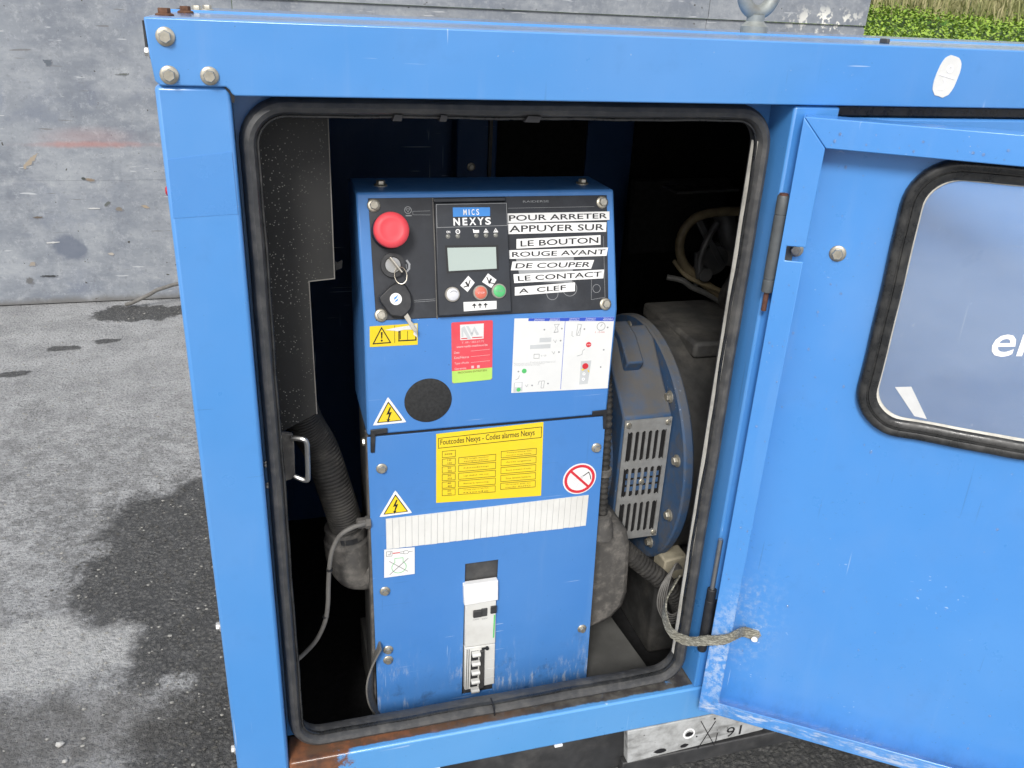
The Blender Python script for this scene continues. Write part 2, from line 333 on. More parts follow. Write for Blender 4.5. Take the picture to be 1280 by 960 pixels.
c = n.mix(n.math('MULTIPLY', wp, n.rng(n.noise(17, 6, .7), .52, .57)), c, (.80, .79, .72))
foot = n.rng(n.math('ADD', n.xyz()[2], n.math('MULTIPLY', b, .05)), -1.32, -1.28, .8, 0.); c = n.mix(foot, c, (.13, .125, .115))
M['wall_paint'] = n.fin(c, n.rng(b, .3, .7, .45, .7), 0, n.bump(b, .3, .004, n.bump(a, .2, .01)))

def leafmat(name, c1, c2, sc):
    n = NB(name); M[name] = n.fin(n.mix(n.rng(n.noise(sc, 3), .3, .7), c1, c2), .6, 0, None, .3, 0, **{'Transmission Weight': 0.})
leafmat('leaf_green', (.17, .29, .03), (.30, .42, .06), 6)
leafmat('leaf_dark', (.06, .15, .02), (.10, .21, .03), 6)
leafmat('grass_dry', (.42, .37, .20), (.22, .24, .09), 3)
leafmat('soil_green', (.03, .06, .015), (.06, .10, .02), 4)

# ------------------------------------------------------------------ mesh helper
class Fr:
    """a local frame: u along ex, v along ev, w outwards along en"""
    def __init__(s, o, ex, ev, en): s.o, s.ex, s.ev, s.en = Vector(o), Vector(ex).normalized(), Vector(ev).normalized(), Vector(en).normalized()
    def p(s, u, v, w=0.): return s.o + s.ex * u + s.ev * v + s.en * w
    def sub(s, u, v, a=0., w=0.):
        c, q = math.cos(a), math.sin(a)
        return Fr(s.p(u, v, w), s.ex * c + s.ev * q, s.ev * c - s.ex * q, s.en)
WORLD = Fr((0, 0, 0), (1, 0, 0), (0, 0, 1), (0, -1, 0))       # front faces: u = x, v = z, w = towards the camera
PLAN = Fr((0, 0, 0), (1, 0, 0), (0, 1, 0), (0, 0, 1))
def rrect(u0, u1, v0, v1, r, k=6):
    out = []
    for (cx, cy, a0) in ((u1 - r, v1 - r, 0), (u0 + r, v1 - r, 90), (u0 + r, v0 + r, 180), (u1 - r, v0 + r, 270)):
        for i in range(k + 1):
            a = rad(a0 + 90 * i / k); out.append((cx + r * math.cos(a), cy + r * math.sin(a)))
    return out
TXT = {}
def text_geo(s, bold=0.):
    if (s, bold) not in TXT:
        cu = bpy.data.curves.new('t', 'FONT'); cu.body = s; cu.offset = bold; cu.resolution_u = 3; cu.fill_mode = 'FRONT' if hasattr(cu, 'fill_mode') else cu.fill_mode
        o = bpy.data.objects.new('t', cu); COL.objects.link(o)
        dg = bpy.context.evaluated_depsgraph_get(); me = bpy.data.meshes.new_from_object(o.evaluated_get(dg))
        vs = [(v.co.x, v.co.y) for v in me.vertices]; fs = [tuple(p.vertices) for p in me.polygons]
        bpy.data.objects.remove(o); bpy.data.curves.remove(cu); bpy.data.meshes.remove(me)
        x0 = min(v[0] for v in vs); x1 = max(v[0] for v in vs); y0 = min(v[1] for v in vs); y1 = max(v[1] for v in vs)
        TXT[(s, bold)] = ([((x - x0) / (x1 - x0), (y - y0) / (y1 - y0)) for x, y in vs], fs)
    return TXT[(s, bold)]
class MB:
    def __init__(s): s.v = []; s.f = []
    def add(s, vs, fs):
        k = len(s.v); s.v += [Vector(q) for q in vs]; s.f += [tuple(i + k for i in q) for q in fs]; return s
    def box(s, F, u0, u1, v0, v1, w0, w1):
        q = [F.p(u, v, w) for w in (w0, w1) for v in (v0, v1) for u in (u0, u1)]
        return s.add(q, [(0, 2, 3, 1), (4, 5, 7, 6), (0, 1, 5, 4), (2, 6, 7, 3), (0, 4, 6, 2), (1, 3, 7, 5)])
    def poly(s, F, pts, w0, w1):
        k = len(pts); q = [F.p(u, v, w0) for u, v in pts] + [F.p(u, v, w1) for u, v in pts]
        return s.add(q, [tuple(range(k - 1, -1, -1)), tuple(range(k, 2 * k))] + [(i, (i + 1) % k, k + (i + 1) % k, k + i) for i in range(k)])
    def flat(s, F, pts, w):
        return s.add([F.p(u, v, w) for u, v in pts], [tuple(range(len(pts)))])
    def cyl(s, F, cu, cv, r, w0, w1, n=24, r2=None, cap=True):
        r2 = r if r2 is None else r2
        a = [rad(360 * i / n) for i in range(n)]
        q = [F.p(cu + r * math.cos(t), cv + r * math.sin(t), w0) for t in a] + [F.p(cu + r2 * math.cos(t), cv + r2 * math.sin(t), w1) for t in a]
        f = [(i, (i + 1) % n, n + (i + 1) % n, n + i) for i in range(n)]
        if cap: f += [tuple(range(n - 1, -1, -1)), tuple(range(n, 2 * n))]
        return s.add(q, f)
    def lathe(s, F, cu, cv, prof, n=32):
        """prof: (r, w) pairs; closes at both ends"""
        q = []; f = []
        for r, w in prof:
            q += [F.p(cu + r * math.cos(rad(360 * i / n)), cv + r * math.sin(rad(360 * i / n)), w) for i in range(n)]
        for j in range(len(prof) - 1):
            f += [(j * n + i, j * n + (i + 1) % n, (j + 1) * n + (i + 1) % n, (j + 1) * n + i) for i in range(n)]
        f += [tuple(range(n - 1, -1, -1)), tuple(range((len(prof) - 1) * n, len(prof) * n))]
        return s.add(q, f)
    def ring(s, F, cu, cv, r0, r1, w0, w1, n=28):
        q = []
        for r, w in ((r0, w0), (r1, w0), (r1, w1), (r0, w1)):
            q += [F.p(cu + r * math.cos(rad(360 * i / n)), cv + r * math.sin(rad(360 * i / n)), w) for i in range(n)]
        f = []
        for j in range(4):
            a, b = j * n, ((j + 1) % 4) * n
            f += [(a + i, a + (i + 1) % n, b + (i + 1) % n, b + i) for i in range(n)]
        return s.add(q, f)
    def stroke(s, F, pts, wd, w0, w1, closed=False):
        k = len(pts); h = wd / 2
        for i in range(k if closed else k - 1):
            (x0, y0), (x1, y1) = pts[i], pts[(i + 1) % k]; l = math.hypot(x1 - x0, y1 - y0)
            if l < 1e-7: continue
            dx, dy = (x1 - x0) / l, (y1 - y0) / l
            a0, b0, a1, b1 = x0 - dx * h, y0 - dy * h, x1 + dx * h, y1 + dy * h
            s.poly(F, [(a0 + dy * h, b0 - dx * h), (a1 + dy * h, b1 - dx * h), (a1 - dy * h, b1 + dx * h), (a0 - dy * h, b0 + dx * h)], w0, w1 + i * 1e-6)
        return s
    def text(s, F, t, u0, u1, v0, v1, w, bold=0.):
        vs, fs = text_geo(t, bold)
        return s.add([F.p(u0 + (u1 - u0) * x, v0 + (v1 - v0) * y, w) for x, y in vs], fs)
    def tube(s, pts, r, n=10, sub=6, rf=None, cap=True):
        P = spline(pts, sub); k = len(P); up = Vector((0.13, .21, .97)); fr = None
        for i, q in enumerate(P):
            t = (P[min(i + 1, k - 1)] - P[max(i - 1, 0)]).normalized()
            a = (fr - t * fr.dot(t)).normalized() if fr is not None else (up - t * up.dot(t)).normalized()
            fr = a; b = t.cross(a); rr = rf(i / (k - 1), i) if rf else r
            s.v += [q + (a * math.cos(rad(360 * j / n)) + b * math.sin(rad(360 * j / n))) * rr for j in range(n)]
        o = len(s.v) - k * n
        for i in range(k - 1):
            s.f += [(o + i * n + j, o + i * n + (j + 1) % n, o + (i + 1) * n + (j + 1) % n, o + (i + 1) * n + j) for j in range(n)]
        if cap: s.f += [tuple(o + j for j in range(n - 1, -1, -1)), tuple(o + (k - 1) * n + j for j in range(n))]
        return s
    def band(s, pts, wid, th, sub=6):
        """a flat strap: wid is a vector function along the path"""
        P = spline([p for p, _ in pts], sub); W = spline([Vector(q) for _, q in pts], sub); k = len(P); o = len(s.v)
        for i, q in enumerate(P):
            t = (P[min(i + 1, k - 1)] - P[max(i - 1, 0)]).normalized(); a = W[i].normalized() * wid / 2; nn = t.cross(a).normalized() * th / 2
            s.v += [q - a - nn, q + a - nn, q + a + nn, q - a + nn]
        for i in range(k - 1):
            s.f += [(o + i * 4 + j, o + i * 4 + (j + 1) % 4, o + i * 4 + 4 + (j + 1) % 4, o + i * 4 + 4 + j) for j in range(4)]
        s.f += [(o + 3, o + 2, o + 1, o), tuple(o + (k - 1) * 4 + j for j in range(4))]
        return s
    def plate_hole(s, F, u0, u1, v0, v1, hole, k, w0, w1):
        """rect plate with a rounded hole made by rrect(..., k)"""
        out = []
        for c in range(4):
            cs = [(u1, v1), (u0, v1), (u0, v0), (u1, v0)][c]; h = hole[c * (k + 1):(c + 1) * (k + 1)]
            for i, (hu, hv) in enumerate(h):
                t = 2 * i / k
                if c in (0, 2): A = (cs[0], h[0][1]); B = (h[-1][0], cs[1])
                else: A = (h[0][0], cs[1]); B = (cs[0], h[-1][1])
                if t <= 1: q = (A[0] + (cs[0] - A[0]) * t, A[1] + (cs[1] - A[1]) * t)
                else: q = (cs[0] + (B[0] - cs[0]) * (t - 1), cs[1] + (B[1] - cs[1]) * (t - 1))
                out.append(q)
        N = len(hole); q = []
        for w in (w0, w1): q += [F.p(u, v, w) for u, v in hole] + [F.p(u, v, w) for u, v in out]
        f = []
        for i in range(N):
            j = (i + 1) % N
            f += [(i, j, N + j, N + i)[::1], (2 * N + i, 3 * N + i, 3 * N + j, 2 * N + j), (i, 2 * N + i, 2 * N + j, j), (N + i, N + j, 3 * N + j, 3 * N + i)]
        return s.add(q, f)
    def sweep(s, F, path, prof, jit=0.):
        """closed path of (u, v); prof: closed loop of (outward offset, w)"""
        N = len(path); m = len(prof); o = len(s.v)
        for i, (u, v) in enumerate(path):
            a, b = path[i - 1], path[(i + 1) % N]; dx, dy = b[0] - a[0], b[1] - a[1]; l = math.hypot(dx, dy); nx, ny = dy / l, -dx / l
            e = jit * (math.sin(u * 41 + v * 23) + .6 * math.sin(u * 97 - v * 71))
            s.v += [F.p(u + nx * (d + e), v + ny * (d + e), ww + e * .6) for d, ww in prof]
        for i in range(N):
            j = (i + 1) % N
            s.f += [(o + i * m + q, o + i * m + (q + 1) % m, o + j * m + (q + 1) % m, o + j * m + q) for q in range(m)]
        return s
def spline(pts, sub):
    P = [Vector(p) for p in pts]; out = []
    if len(P) == 2: return [P[0].lerp(P[1], i / sub) for i in range(sub + 1)]
    for i in range(len(P) - 1):
        a, b, c, d = P[max(i - 1, 0)], P[i], P[i + 1], P[min(i + 2, len(P) - 1)]
        for k in range(sub):
            t = k / sub; out.append(.5 * ((2 * b) + (c - a) * t + (2 * a - 5 * b + 4 * c - d) * t * t + (3 * b - a - 3 * c + d) * t ** 3))
    out.append(P[-1]); return out
def dense(path, step):
    out = []
    for i, a in enumerate(path):
        b = path[(i + 1) % len(path)]; l = math.hypot(b[0] - a[0], b[1] - a[1]); k = max(1, int(l / step))
        out += [(a[0] + (b[0] - a[0]) * j / k, a[1] + (b[1] - a[1]) * j / k) for j in range(k)]
    return out
def wpos(o):
    p = Vector(o.location)
    while o.parent: o = o.parent; p += Vector(o.location)
    return p
def obj(name, mb, mat, parent=None, bevel=0., smooth=True, ang=35, label=None):
    lo = Vector((min(q.x for q in mb.v), min(q.y for q in mb.v), min(q.z for q in mb.v))); hi = Vector((max(q.x for q in mb.v), max(q.y for q in mb.v), max(q.z for q in mb.v)))
    c = (lo + hi) / 2
    if parent is None: c.z = lo.z
    me = bpy.data.meshes.new(name); me.from_pydata([q - c for q in mb.v], [], mb.f)
    bm = bmesh.new(); bm.from_mesh(me); bmesh.ops.recalc_face_normals(bm, faces=bm.faces); bm.to_mesh(me); bm.free()
    me.materials.append(M[mat])
    if smooth:
        me.polygons.foreach_set('use_smooth', [True] * len(me.polygons)); me.set_sharp_from_angle(angle=rad(ang))
    o = bpy.data.objects.new(name, me); COL.objects.link(o)
    if parent is not None: o.parent = parent; o.location = c - wpos(parent)
    else: o.location = c
    if bevel:
        b = o.modifiers.new('bevel', 'BEVEL'); b.width = bevel; b.segments = 2; b.limit_method = 'ANGLE'; b.angle_limit = rad(40)
        b.harden_normals = False
    if label: o['label'] = label
    return o
def thing(name, loc, label, cat, group=None):
    o = bpy.data.objects.new(name, None); COL.objects.link(o); o.location = loc; o.empty_display_size = .05
    o['label'] = label; o['category'] = cat
    if group: o['group'] = group
    return o
def tag(o, label, cat, group=None):
    o['label'] = label; o['category'] = cat
    if group: o['group'] = group
    return o
BOLT = {}
def bolt(parent, pos, nrm, mat='zinc', sc=1., name='bolt', spin=0.):
    """flanged hex bolt; alike bolts share one mesh"""
    if mat not in BOLT:
        b = MB(); F = PLAN
        b.lathe(F, 0, 0, [(.0098, -.001), (.0098, .0012), (.0090, .0020), (.0072, .0026)], 24)
        h = [(.0066 * math.cos(rad(60 * i)), .0066 * math.sin(rad(60 * i))) for i in range(6)]; h2 = [(u * .9, v * .9) for u, v in h]
        k = len(b.v); b.v += [F.p(u, v, .0022) for u, v in h] + [F.p(u, v, .0068) for u, v in h] + [F.p(u, v, .0077) for u, v in h2]
        b.f += [(k + r * 6 + i, k + r * 6 + (i + 1) % 6, k + r * 6 + 6 + (i + 1) % 6, k + r * 6 + 6 + i) for r in (0, 1) for i in range(6)] + [tuple(k + 12 + i for i in range(6))]
        o = obj(name, b, mat, None); me = o.data
        me.transform(Matrix.Translation(o.location)); bpy.data.objects.remove(o); BOLT[mat] = me
    o = bpy.data.objects.new(name, BOLT[mat]); COL.objects.link(o); o.parent = parent; o.location = Vector(pos) - wpos(parent)
    o.rotation_euler = (Vector(nrm).to_track_quat('Z', 'Y') @ Matrix.Rotation(spin, 3, 'Z').to_quaternion()).to_euler(); o.scale = (sc,) * 3
    return o

# ================================================================== SETTING
b = MB().add([(-200, -200, GZ), (200, -200, GZ), (200, 300, GZ), (-200, 300, GZ)], [(0, 1, 2, 3)])
o = obj('ground', b, 'asphalt', None, smooth=False); o['kind'] = 'structure'
# grassy bank beyond the wall
def bank_z(x, y):
    ks = [(4.6, -1.40), (5.3, -1.1), (6.5, -.27), (8.6, .04), (12, .45), (60, .6)]
    for (a, za), (c, zc) in zip(ks, ks[1:]):
        if y <= c: z = za + (zc - za) * (y - a) / (c - a); break
    return z + .04 * math.sin(x * 1.7 + y) * math.sin(y * 2.3 - x * .6)
b = MB(); ys = [4.6, 5, 5.3, 5.7, 6.1, 6.5, 7, 7.5, 8, 8.6, 9.5, 10.5, 12, 20, 60]; xs = [-12 + i * .8 for i in range(70)]
b.add([(x, y, bank_z(x, y)) for y in ys for x in xs], [(j * 70 + i, j * 70 + i + 1, j * 70 + 71 + i, j * 70 + 70 + i) for j in range(len(ys) - 1) for i in range(69)])
o = obj('bank', b, 'soil_green', None); o['kind'] = 'structure'
R = random.Random(3)
for name, mat, cnt, lab in (('ground_cover', 'leaf_green', 15000, 'bright green leafy ground cover on the bank beyond the wall'), ('ground_cover_shade', 'leaf_dark', 5000, 'darker green leaves low in the ground cover on the bank')):
    b = MB()
    for i in range(cnt):
        x = R.uniform(4.8, 10.8); y = R.uniform(6.0, 8.9); z = bank_z(x, y) + R.uniform(0, .11 if mat == 'leaf_green' else .05)
        s = R.uniform(.013, .034); a = R.uniform(0, 6.28); t = R.uniform(-.9, .9)
        d = Vector((math.cos(a), math.sin(a), t)).normalized(); e = Vector((-d.y, d.x, R.uniform(-.5, .5))).normalized(); p = Vector((x, y, z))
        b.add([p, p + d * s + e * s * .5, p + d * s * 1.9, p + d * s - e * s * .5], [(0, 1, 2, 3)])
    o = obj(name, b, mat, None, smooth=False); o['kind'] = 'stuff'; o['label'] = lab; o['category'] = 'ground cover'
b = MB()
for i in range(5200):
    x = R.uniform(5.5, 14); y = R.uniform(8.3, 11.2); z = bank_z(x, y); h = R.uniform(.2, .7); a = R.uniform(0, 6.28); k = R.uniform(.2, .9) * h
    d = Vector((math.cos(a), math.sin(a), 0)); e = Vector((-d.y, d.x, 0)) * R.uniform(.004, .009); p = Vector((x, y, z - .02))
    m = p + d * k * .3 + Vector((0, 0, h * .6)); q = p + d * k + Vector((0, 0, h * R.uniform(.75, 1)))
    b.add([p - e, p + e, m + e, m - e, q], [(0, 1, 2, 3), (3, 2, 4)])
o = obj('dry_grass', b, 'grass_dry', None, smooth=False); o['kind'] = 'stuff'; o['label'] = 'tall dry straw coloured grass behind the ground cover'; o['category'] = 'grass'

# wall of weathered boards
wall = thing('board_wall', (0, 3.34, GZ), 'weathered grey painted board wall with gouges standing at the edge of the asphalt', 'wall')
for (z0, z1, y0) in ((GZ + .006, -.7864, 3.310), (-.7860, -.0225, 3.3095), (-.0205, .78, 3.298)):
    xs = [-7.2, -4.8, -2.4, 2.262, 3.175] if y0 == 3.298 else [-7.2, -4.8, -2.4, .02, 2.262, 3.175] if y0 != 3.3095 else [-7.2, -4.8, -2.4, .02, 2.262, 3.18]
    for x0, x1 in zip(xs, xs[1:]):
        pts = [(x0 + .0015, z0), (x1 - .0015, z0), (x1 - .0015, z1), (x0 + .0015, z1)]
        if x1 > 3: pts = [(x0 + .0015, z0), (x1, z0), (x1 + .006, z0 + (z1 - z0) * .3), (x1 - .012, z0 + (z1 - z0) * .62), (x1 + .004, z1 - .02), (x1 - .01, z1), (x0 + .0015, z1)]
        obj('board', MB().poly(WORLD, pts, -(y0 + .05), -y0), 'wall_paint', wall, .0006)
# cable end at the wall foot
o = obj('loose_cable', MB().tube([(-.555, 3.225, GZ + .012), (-.52, 3.20, GZ + .03), (-.45, 3.19, -1.285), (-.39, 3.185, -1.255), (-.25, 3.18, -1.23), (0.1, 3.15, -1.25), (.5, 3.10, GZ + .008), (.9, 3.05, GZ + .008)], .009, 10), 'cable_grey')
tag(o, 'grey cable rising from a wet patch at the foot of the board wall', 'cable')
# stones and grit
def rock(r, seed, flat=.65):
    q = random.Random(seed); bm = bmesh.new(); bmesh.ops.create_icosphere(bm, subdivisions=1, radius=r)
    vs = [v.co * q.uniform(.75, 1.2) for v in bm.verts]; fs = [tuple(v.index for v in f.verts) for f in bm.faces]; bm.free()
    return [Vector((v.x * 1.15, v.y * .9, v.z * flat)) for v in vs], fs
for (x, y, r, sd, lab) in ((-.376, .577, .0085, 4, 'larger pale stone lying on the asphalt near the corner post'), (-.360, .533, .0055, 9, 'smaller pale stone on the asphalt in front of the larger one')):
    vs, fs = rock(r, sd); o = obj('stone', MB().add([v + Vector((x, y, GZ + r * .55)) for v in vs], fs), 'stone_light', None, smooth=False); tag(o, lab, 'stone', 'pale stones on the asphalt')
b = MB(); b2 = MB(); vs0 = [rock(1, i) for i in range(6)]
for i in range(9500):
    x = R.uniform(-1.15, .35); y = .3 + 2.95 * R.random() ** 1.5; r = R.choice((.0014, .0018, .0022, .0027, .0034)) * R.uniform(.8, 1.3)
    if i % 5 and not (x > -.40 + .12 * math.sin(y * 5) and y < 1.65 and not (x < -.18 and .45 < y < 1.05)): continue
    vs, fs = vs0[i % 6]; (b if i % 5 else b2).add([v * r + Vector((x, y, GZ + r * .25)) for v in vs], fs)
simple('grit', (.10, .098, .09), .85, 0, .5, 300); simple('grit_pale', (.33, .325, .30), .85, 0, .4, 300)
for bb, m, lab in ((b, 'grit', 'fine dark grit standing out of the asphalt'), (b2, 'grit_pale', 'scattered pale grit on the asphalt')):
    o = obj('grit', bb, m, None, smooth=False); o['kind'] = 'stuff'; o['label'] = lab; o['category'] = 'grit'

# ================================================================== GENERATOR ENCLOSURE
gen = thing('generator_set', (1.0, .4, GZ), 'blue steel generator enclosure on the asphalt with its inspection door swung open', 'generator')
LX = 2.05; DY = .80
obj('corner_post', MB().box(WORLD, .0005, .0634, -1.02, -.0545, -.042, 0), 'blue_paint', gen, .004)
beam = [(-.0008, .0), (LX, .0), (LX, -.0621), (.0668, -.0621), (.0645, -.0600), (.0630, -.0570), (.0600, -.0545), (.0062, -.0545), (.0022, -.0505), (.0003, -.030)]
obj('top_beam', MB().poly(WORLD, beam, -.040, .0035), 'blue_paint', gen, .0013)
obj('notch_gap', MB().poly(WORLD, [(.0585, -.0542), (.0640, -.0560), (.0668, -.0622), (.0660, -.0680), (.0642, -.0680), (.0628, -.0610), (.0590, -.0562)], 0.0, .0006), 'print_black', gen)
b = MB(); y0, y1 = .0405, DY
def roofz(y): return -.0012 - .008 * (y / DY) ** 1.5
ys = [.0405, .15, .298, .300, .312, .314, .45, .62, .80]; hz = [0, 0, 0, .0022, .0022, 0, 0, 0, 0]
q = [(x, y, roofz(y) + dz) for x in (-.004, LX) for y, dz in zip(ys, hz)] + [(x, y, roofz(y) - .02) for x in (-.004, LX) for y in ys]; K = len(ys)
b.add(q, [(i, i + 1, K + i + 1, K + i) for i in range(K - 1)] + [(2 * K + i, 3 * K + i, 3 * K + i + 1, 2 * K + i + 1) for i in range(K - 1)] +
      [(0, K, 3 * K, 2 * K), (K - 1, 3 * K - 1, 4 * K - 1, 2 * K - 1)] + [(i, 2 * K + i, 2 * K + i + 1, i + 1) for i in range(K - 1)] + [(K + i, K + i + 1, 3 * K + i + 1, 3 * K + i) for i in range(K - 1)])
obj('roof_panel', b, 'blue_paint_roof', gen)
obj('roof_lip', MB().box(WORLD, -.0030, -.0012, -.024, -.003, -.60, -.004), 'black_plastic', gen)
obj('roof_clip', MB().box(PLAN, .832, .836, .12, .135, -.002, .0035), 'dark_steel', gen, .0008)
for x, y in ((.0095, .078), (.019, .225), (.026, .315), (.034, .41)): bolt(gen, (x, y, roofz(y) + .0005), (0, 0, 1), 'bolt_rust' if y < .3 else 'zinc', .85)
for x, z in ((.0147, -.0147), (.0144, -.0455), (.0473, -.0455)): bolt(gen, (x, -.004, z), (0, -1, 0), 'zinc', .80, spin=x * 40)
for z in (-.66, -.857): bolt(gen, (0.0, .018, z), (-1, 0, 0), 'bolt_bright', .7)
bolt(gen, (-.001, .02, -.029), (-1, 0, 0), 'bolt_bright', .6)
obj('reflector', MB().lathe(Fr((-.0005, .02, -.150), (0, 1, 0), (0, 0, 1), (-1, 0, 0)), 0, 0, [(.0045, -.001), (.0045, .001), (.003, .002)], 20), 'reflector_red', gen)
# outer skins
obj('side_panel', MB().box(PLAN, .001, .012, .044, DY, -1.031, -.022), 'blue_paint', gen, label='blue left end panel')
obj('rear_panel', MB().box(PLAN, .012, LX, DY - .012, DY, -1.031, -.022), 'blue_paint_shaded', gen)
obj('end_panel', MB().box(PLAN, LX - .012, LX, .044, DY - .012, -1.031, -.022), 'blue_paint', gen)
obj('body_panel', MB().box(WORLD, .700, LX, -.8795, -.0760, -.030, -.010), 'blue_paint', gen, .003)
obj('gap_seal', MB().box(WORLD, .6965, LX, -.0752, -.0628, -.030, -.014), 'window_rubber', gen, .002)
mid_post = obj('mid_post', MB().box(WORLD, .6392, .6960, -.8795, -.0632, -.050, 0), 'blue_paint', gen, .003)
# surround with the rounded opening and its rubber seal
hole = rrect(.0745, .6255, -.8765, -.0735, .036, 8)
obj('opening_surround', MB().plate_hole(WORLD, .0636, .6390, -.8795, -.0560, hole, 8, -.050, -.046), 'blue_paint', gen)
path = dense(rrect(.0752, .6252, -.8757, -.0738, .036, 8), .02)
prof = [(.0088 * math.cos(rad(a)), -.034 + .0160 * math.sin(rad(a))) for a in range(0, 360, 30)]
obj('door_seal', MB().sweep(WORLD, path, prof, .0002), 'seal_rubber', gen)
obj('seal_groove', MB().sweep(WORLD, dense(rrect(.0838, .6162, -.8670, -.0825, .028, 8), .02), [(.0016 * math.cos(rad(a)), -.0275 + .003 * math.sin(rad(a))) for a in range(0, 360, 60)], .0004), 'window_rubber', gen)
an = range(150, 191, 10)
obj('seal_edge', MB().poly(PLAN, [((.6252 + .0103 * math.cos(rad(a))), .034 - .0178 * math.sin(rad(a))) for a in an] + [((.6252 + .0082 * math.cos(rad(a))), .034 - .0150 * math.sin(rad(a))) for a in reversed(an)], -.838, -.104), 'aged_rubber', gen, .0008, label='pale worn inner edge of the door seal')
obj('seal_joint', MB().box(WORLD.sub(.341, -.8755, .08), -.0008, .0008, -.0095, .0105, -.035, -.0165), 'print_black', gen)
for (x, wd) in ((.115, .010), (.160, .008), (.252, .018)):
    obj('seal_mark', MB().poly(WORLD, [(x + .1 - wd / 2, -.0850), (x + .1 + wd * .35, -.0852), (x + .1 + wd / 2, -.0795), (x + .1 - wd * .3, -.0790)], -.030, -.0178), 'print_black', gen)
for z in (-.464, -.492): bolt(gen, (.0665, .0455, z), (0, -1, 0), 'bolt_bright', .42)
# sill and base
obj('sill', MB().box(WORLD, .0638, LX, -.9404, -.8805, -.046, .001), 'blue_paint_sill', gen, .003)
obj('base_rail', MB().box(WORLD, .010, LX, -1.035, -.9435, -.070, -.018), 'frame_black', gen, .003)
plate = obj('base_plate', MB().poly(WORLD, [(.5425, -.9445), (.786, -.9445), (.7815, -.990), (.777, -.9985), (.5490, -1.0105)], -.018, -.002), 'worn_plate', gen, .0015, label='worn pale plate marked X 91 on the base rail')
b = MB()
for pts in ([(.663, -.953), (.694, -1.0095)], [(.688, -.959), (.666, -1.009)], [(.6955, -.985), (.6950, -1.0045)]): b.stroke(WORLD, pts, .0013, -.002, -.0015)
b.text(WORLD, '91', .7110, .737, -.9970, -.9775, -.0014, .0)
obj('lettering', b, 'print_black', plate)
b = MB()
for (x, z, ra, rb) in ((.6465, -.9755, .0075, .0045), (.6015, -.998, .011, .0045), (.641, -.997, .007, .0035), (.686, -.953, .002, .002), (.660, -.983, .0015, .0015)):
    obj('hole', MB().poly(WORLD, [(x + ra * math.cos(rad(a)) * R.uniform(.8, 1.1), z + rb * math.sin(rad(a)) * R.uniform(.8, 1.15)) for a in range(0, 360, 30)], -.002, -.0016), 'print_black', plate)
obj('hole_rim', MB().ring(WORLD.sub(.6455, -.9735), 0, 0, .0075, .0098, -.0026, -.0011, 20), 'print_white', plate)
obj('base_flange', MB().box(WORLD, .5425, LX, -1.040, -1.0115, -.018, -.004), 'frame_black', gen, .002)
for (x0, x1, z) in ((.25, .262, -.9412), (.428, .44, -.9412)): obj('weld_tack', MB().box(WORLD, x0, x1, z - .003, z + .001, -.01, .0018), 'print_white', gen, .0008)
obj('base_floor', MB().box(PLAN, .02, LX - .02, .075, DY - .02, -1.03, -1.02), 'foam_black', gen)
for x in (.12, 1.75): obj('skid_beam', MB().box(PLAN, x, x + .16, .04, DY - .04, GZ + .001, -1.036), 'timber', gen, .006)
# lining and inner structure
obj('lining', MB().box(PLAN, .0125, .0200, .052, DY - .014, -1.0, -.024), 'foam_black', gen)
obj('roof_lining', MB().box(PLAN, .021, LX - .02, .052, DY - .014, -.048, -.032), 'foam_black', gen)
obj('back_liner', MB().box(WORLD, .10, .415, -1.018, -.060, -(DY - .014), -(DY - .024)), 'blue_paint_shaded', gen)
post = obj('inner_post', MB().box(WORLD, .435, .512, -1.018, -.060, -(DY - .014), -(DY - .060)), 'blue_paint_shaded', gen, .003)
obj('post_edge', MB().box(WORLD, .494, .500, -1.018, -.060, -(DY - .059), -(DY - .070)), 'dark_steel', post)
bolt(post, (.463, DY - .0605, -.262), (0, -1, 0), 'zinc', .8)
obj('back_liner', MB().box(WORLD, .518, .700, -1.018, -.060, -(DY - .014), -(DY - .030)), 'foam_black', gen)
obj('back_liner', MB().box(WORLD, .703, .800, -1.018, -.060, -(DY - .014), -(DY - .026)), 'blue_paint_shaded', gen)
obj('back_liner', MB().box(WORLD, .803, LX - .02, -1.018, -.060, -(DY - .014), -(DY - .030)), 'foam_black', gen)
obj('deck_plate', MB().poly(PLAN, [(.192, .085), (.629, .085), (.606, .34), (.192, .34)], -1.0195, -.945), 'floor_grey', gen)
# speckled baffle sheet at the left of the opening
obj('baffle', MB().poly(WORLD, [(.070, -.060), (.1552, -.060), (.1548, -.2662), (.1268, -.2684), (.1274, -.4325), (.084, -.4545), (.070, -.456)], -.104, -.100), 'speckled_sheet', gen, .0006)
b = MB(); b.stroke(WORLD, [(.1552, -.066), (.1548, -.2662), (.1268, -.2684), (.1274, -.4325)], .0012, -.100, -.0992)
obj('baffle_edge', b, 'cable_grey', gen)
obj('foam_tear', MB().poly(WORLD, [(.155, -.247), (.160, -.250), (.1645, -.2475), (.1635, -.255), (.155, -.258)], -.108, -.101), 'foam_black', gen)
st = obj('latch_plate', MB().poly(WORLD, [(.078, -.431), (.0965, -.4345), (.0985, -.440), (.0970, -.488), (.0930, -.4935), (.078, -.497)], -.062, -.056), 'dusty_plastic', gen, .001, label='dusty latch keeper with a wire loop')
obj('latch_loop', MB().tube([(.096, .054, -.4385), (.107, .048, -.4375), (.1115, .046, -.441), (.1118, .046, -.455), (.1108, .046, -.485), (.1085, .047, -.4915), (.096, .054, -.4885)], .0030, 8), 'pin_steel', st)
obj('clear_tape', MB().poly(WORLD, [(.0045, -.118), (.0600, -.111), (.0605, -.168), (.0035, -.171)], 0, .0004), 'blue_paint_tape', gen, label='patch of glossy tape residue on the corner post')
